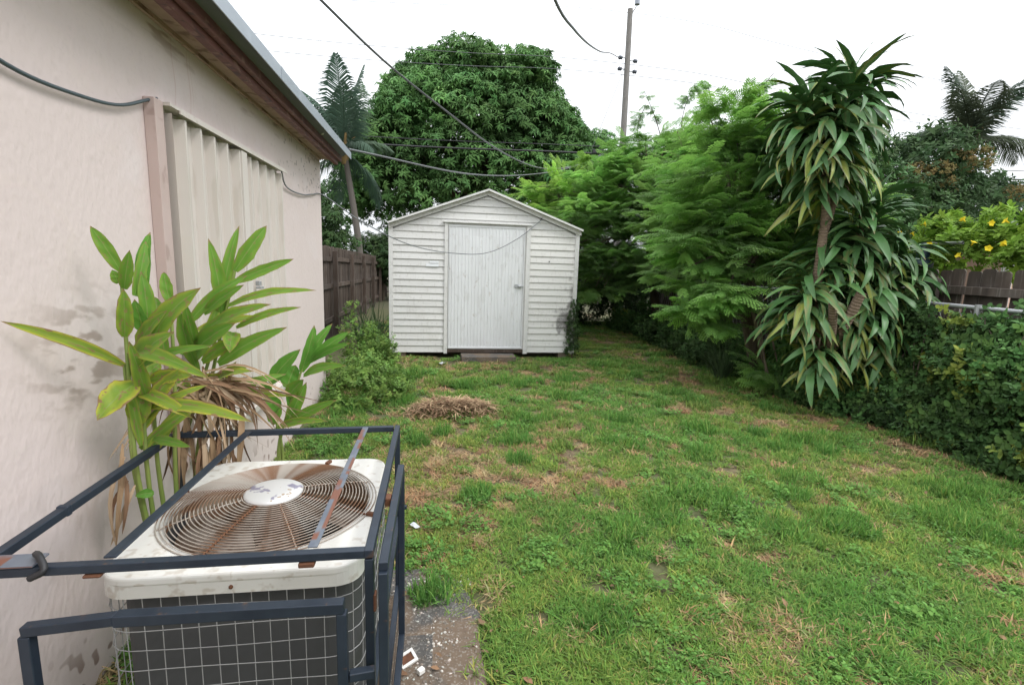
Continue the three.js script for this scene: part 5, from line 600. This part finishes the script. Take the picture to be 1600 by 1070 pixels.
// ================================================================= GRASS
{
  const patch = (R, n, mk) => { const gs = []; for (let i = 0; i < n; i++) { const a = rr(0, 6.28), r = R * Math.sqrt(rnd()), s = rr(0.7, 1.25); gs.push(mk(i).rotateY(rr(0, 6.28)).scale(s, s * rr(0.8, 1.2), s).translate(r * Math.cos(a), 0, r * Math.sin(a))); } return mergeGeometries(gs); };
  const green = () => { const gs = []; for (let i = 0; i < 13; i++) { const L = 0.068 * rr(0.45, 1.25), lean = rr(0.1, 1.35), g = strapLeaf(3, 0.0058 / L * rr(0.6, 1.25), [1.5 - lean * 0.5, 1.35 - lean * 1.5], 0.25, 0, null, 0.8); gs.push(tint(g.scale(L, L, L).rotateY(rr(0, 6.28)).translate(0.022 * gauss(), 0, 0.022 * gauss()), rnd() < 0.13 ? [2.1, 1.35, 1.8] : jit(0.28))); } return mergeGeometries(gs); };
  const strawy = () => { const gs = []; for (let i = 0; i < 10; i++) { const L = 0.07 * rr(0.4, 1.2), lean = rr(0.6, 1.9), g = strapLeaf(2, 0.0045 / L * rr(0.7, 1.3), [1.4 - lean * 0.6, 1.1 - lean * 1.2], 0.25, 0, null, 0.8); gs.push(tint(g.scale(L, L, L).rotateY(rr(0, 6.28)).translate(0.025 * gauss(), 0, 0.025 * gauss()), jit(0.35))); } return mergeGeometries(gs); };
  const weedy = () => { const gs = []; for (let i = 0; i < 10; i++) { const k = rr(0.6, 1.3); gs.push(tint(ovalLeaf(0.017 * k, 0.012 * k).rotateX(rr(-0.4, 0.4)).rotateZ(rr(-0.2, 0.7)).rotateY(i * 2.4).translate(0.02 * gauss(), rr(0.01, 0.045), 0.02 * gauss()), jit(0.2))); } return mergeGeometries(gs); };
  const tg = [0, 1, 2, 3, 4, 5].map(() => patch(0.075, 12, green)), dg = [0, 1, 2].map(() => patch(0.07, 10, strawy)), wg = [0, 1].map(() => patch(0.08, 12, weedy));
  const G = tg.map(() => []), Dd = dg.map(() => []), Wd = wg.map(() => []);
  const inYard = (x, z) => { if (x < -1.22 || x > 5.2 || z > -0.6 || z < -13.5) return false; if (x > -0.78 && x < 2.4 && z < -8.32) return false; if (x < AC.x1 + 0.02 && x > AC.x0 - 0.03 && z < AC.z1 + 0.03 && z > AC.z0 - 0.03) return false; if (x > 0.4 && x < 1.32 && z < -7.9 && z > -8.28) return false; return true; };
  const pad = (x, z) => { const q = Math.pow(Math.abs((x + 0.30) / 0.52), 2.6) + Math.pow(Math.abs((z + 1.72) / 0.80), 2.6) + 0.5 * (fbm(x * 7, z * 7, 3, 611) - 0.5); return q < 0.92; };
  const zone = (z0, z1, dens, big = 1) => { const x0 = -1.22, x1 = 5.2, N = Math.round((x1 - x0) * (z0 - z1) * dens); for (let i = 0; i < N; i++) { const x = rr(x0, x1), z = rr(z1, z0); if (!inYard(x, z)) continue; if (pad(x, z)) { if (rnd() > 0.02) continue; } const d = dry(x, z), lush = fbm(x * 1.1 + 20, z * 1.1, 4, 620), fine = fbm(x * 6, z * 6, 3, 621), m = new THREE.Matrix4().makeRotationY(rr(0, 6.28));
    const u = rnd(), weed = sm(0.42, 0.62, fbm(x * 1.6 + 7, z * 1.6 + 2, 4, 622));
    if (u < 0.12 + 0.42 * d) { const s = rr(0.8, 1.3) * big; m.scale(_s.set(s, s * rr(0.4, 0.8), s)).setPosition(x, 0.003, z); Dd[i % 3].push([m, vary(mix3([0.38, 0.29, 0.14], [0.3, 0.165, 0.085], rnd()), 0.15)]); }
    else if (u < 0.12 + 0.42 * d + 0.16 * weed * (1 - d)) { const s = rr(0.8, 1.3) * big; m.scale(_s.set(s, s, s)).setPosition(x, 0.004, z); Wd[i % 2].push([m, vary([0.14, 0.29, 0.06], 0.15)]); }
    else if (rnd() > d * 0.55) { const tuft = sm(0.6, 0.78, fbm(x * 2.6, z * 2.6, 3, 623)); const s = rr(0.8, 1.15) * (0.85 + 0.25 * lush + 0.3 * tuft) * big; m.scale(_s.set(s, s * (0.64 + 0.5 * tuft) / big, s)).setPosition(x, 0, z); const c = mix3(mix3([0.215, 0.33, 0.062], [0.115, 0.262, 0.046], sm(0.3, 0.65, lush * 0.6 + fine * 0.4 + tuft * 0.25)), [0.3, 0.3, 0.085], 0.35 * d + 0.15 * rnd() * rnd()); G[i % 6].push([m, vary(c, 0.12)]); }
    else { const s = rr(0.9, 1.4) * big; m.scale(_s.set(s, s * rr(0.2, 0.45), s)).setPosition(x, 0.002, z); Dd[i % 3].push([m, vary(mix3([0.3, 0.21, 0.11], [0.2, 0.115, 0.06], rnd()), 0.2)]); } } };
  zone(-0.6, -2.2, 230); zone(-2.2, -3.4, 200); zone(-3.4, -5, 160); zone(-5, -7.5, 110, 1.15); zone(-7.5, -13.5, 64, 1.4);
  for (const [x, z] of [[0.75, -4.35], [0.7, -3.9], [2.35, -3.95], [0.05, -4.6], [-0.15, -4.4], [2.0, -4.9], [1.1, -6.4], [0.4, -6.3], [2.9, -6.9], [3.2, -4.4], [3.5, -3.9], [2.6, -3.1], [0.3, -3.3], [3.9, -5.2], [-0.02, -2.3], [2.5, -7.6], [1.8, -6.6]]) for (let k = 0; k < 5; k++) { const s = rr(0.8, 1.1); G[k % 6].push([new THREE.Matrix4().makeRotationY(rr(0, 6.28)).scale(_s.set(s, s * 1.5, s)).setPosition(V3(x + 0.07 * gauss(), 0, z + 0.06 * gauss())), vary([0.125, 0.28, 0.055], 0.12)]); }
  const gl = (name, geos, lists, mat, label, cat) => lists.forEach((l, i) => tag(scatter(name, geos[i], mat, l, null), label[i] || label[0], cat, undefined, 'stuff'));
  gl('lawn_grass', tg, G, M.grass, ['mixed green lawn grass covering the yard'], 'grass'); gl('dry_grass', dg, Dd, std(null, 0.85, vcol), ['brown dry grass scattered through the lawn'], 'dry grass'); gl('lawn_weeds', wg, Wd, M.grass, ['small broadleaf weeds growing through the lawn'], 'weeds');
  // leaf litter
  const lf = ovalLeaf(0.04, 0.02, 0.3), ll = []; for (let i = 0; i < 2600; i++) { const k = rnd(), x = k < 0.7 ? 4.5 + 0.45 * gauss() : rr(-0.2, 4.5), z = k < 0.7 ? rr(-11, -3) : rr(-8, -1.4); ll.push([place(V3(x, 0.012 + 0.02 * rnd(), z), V3(rr(-1, 1), rr(-0.2, 0.3), rr(-1, 1)), V3(rr(-0.4, 0.4), 1, rr(-0.4, 0.4)), rr(0.5, 1.3)), vary([0.2, 0.115, 0.06], 0.3)]); }
  tag(scatter('leaf_litter', lf, M.straw, ll, null), 'small brown fallen leaves lying in the grass', 'leaves', undefined, 'stuff');
  const pb = new THREE.IcosahedronGeometry(0.0065, 0), pl = []; for (let i = 0; i < 900; i++) { const x = rr(-0.2, 0.2), z = rr(-2.4, -1.2); if (fbm(x * 6, z * 6, 3, 650) < 0.45) continue; pl.push([new THREE.Matrix4().makeRotationY(rr(0, 6)).scale(_s.set(rr(0.4, 1.3), rr(0.3, 0.8), rr(0.4, 1.3))).setPosition(V3(x, 0.021, z)), vary(rnd() < 0.4 ? [0.5, 0.47, 0.42] : [0.2, 0.17, 0.14], 0.25)]); }
  tag(scatter('gravel', pb, M.straw, pl, null), 'pale gravel crumbs on the concrete beside the cage', 'gravel', undefined, 'stuff');
}
// heap of raked dry grass
{ const gs = []; for (let i = 0; i < 1500; i++) { const a = rr(0, 6.28), r = Math.sqrt(rnd()) * rr(0.7, 1.15), x = 0.48 * r * Math.cos(a), z = 0.26 * r * Math.sin(a), L = rr(0.06, 0.2), g = strapLeaf(2, 0.008 / L * rr(0.7, 1.8), [rr(-0.1, 0.5), rr(-0.9, 0.1)], 0.2); g.scale(L, L, L).rotateY(rr(0, 6.28)).translate(x, 0.02 + 0.15 * Math.max(0, 1 - r * r) * rr(0.5, 1.1) * (0.6 + 0.8 * vn(x * 7, z * 9, 5)), z); const c = mix3([0.17, 0.085, 0.045], [0.5, 0.36, 0.21], Math.pow(rnd(), 1.3)); g.setAttribute('color', new THREE.Float32BufferAttribute(Array.from({ length: g.attributes.position.count }, () => c).flat(), 3)); gs.push(g); }
  const m = top('dry_grass_pile', mergeGeometries(gs), std(null, 0.9, { vertexColors: true }), 'low heap of raked brown dry grass on the lawn', 'grass pile'); m.position.set(0.2, 0, -5.25); m.userData.kind = 'stuff'; }
// litter
{ const w = std([0.72, 0.7, 0.66], 0.5); const b = thing('plastic_bracket', 'broken white plastic bracket with rusty inside beside the cage foot', 'bracket', [-0.1, 0.026, -1.86]); b.rotation.set(0.25, 0.5, 0.1);
  part('frame', mergeGeometries([rbox(-0.035, 0, -0.03, 0.035, 0.012, -0.018, 0.002), rbox(-0.035, 0, 0.018, 0.035, 0.012, 0.03, 0.002), rbox(0.023, 0, -0.0175, 0.035, 0.012, 0.0175, 0.002), rbox(-0.035, 0, -0.0175, -0.028, 0.03, 0.0175, 0.002)]), w, b); part('insert', rbox(-0.027, 0.0, -0.0175, 0.0225, 0.008, 0.0175, 0.001), M.rust, b);
  const c = top('plastic_chip', rbox(-0.014, 0, -0.011, 0.014, 0.02, 0.011, 0.003), w, 'small white plastic chip next to the bracket', 'litter'); c.position.set(-0.045, 0.022, -1.79); c.rotation.y = 0.7;
  const paper = (x, z, s, lab) => { const g = new THREE.PlaneGeometry(0.11, 0.06, 6, 4).rotateX(-Math.PI / 2), p = g.attributes.position; for (let i = 0; i < p.count; i++) p.setY(i, 0.05 * (fbm(p.getX(i) * 30 + x, p.getZ(i) * 30, 3, 640) - 0.3)); g.computeVertexNormals(); const m = top('paper_scrap', g.scale(s, s, s), std([0.5, 0.52, 0.54], 0.6), lab, 'litter'); m.position.set(x, 0.03, z); m.rotation.y = x * 9; };
  paper(-0.11, -2.9, 0.6, 'crumpled pale wrapper in the grass beside the cage'); paper(0.1, -7.7, 1.1, 'small pale paper scrap in the grass before the shed step');
}
renderer.render(scene, camera);
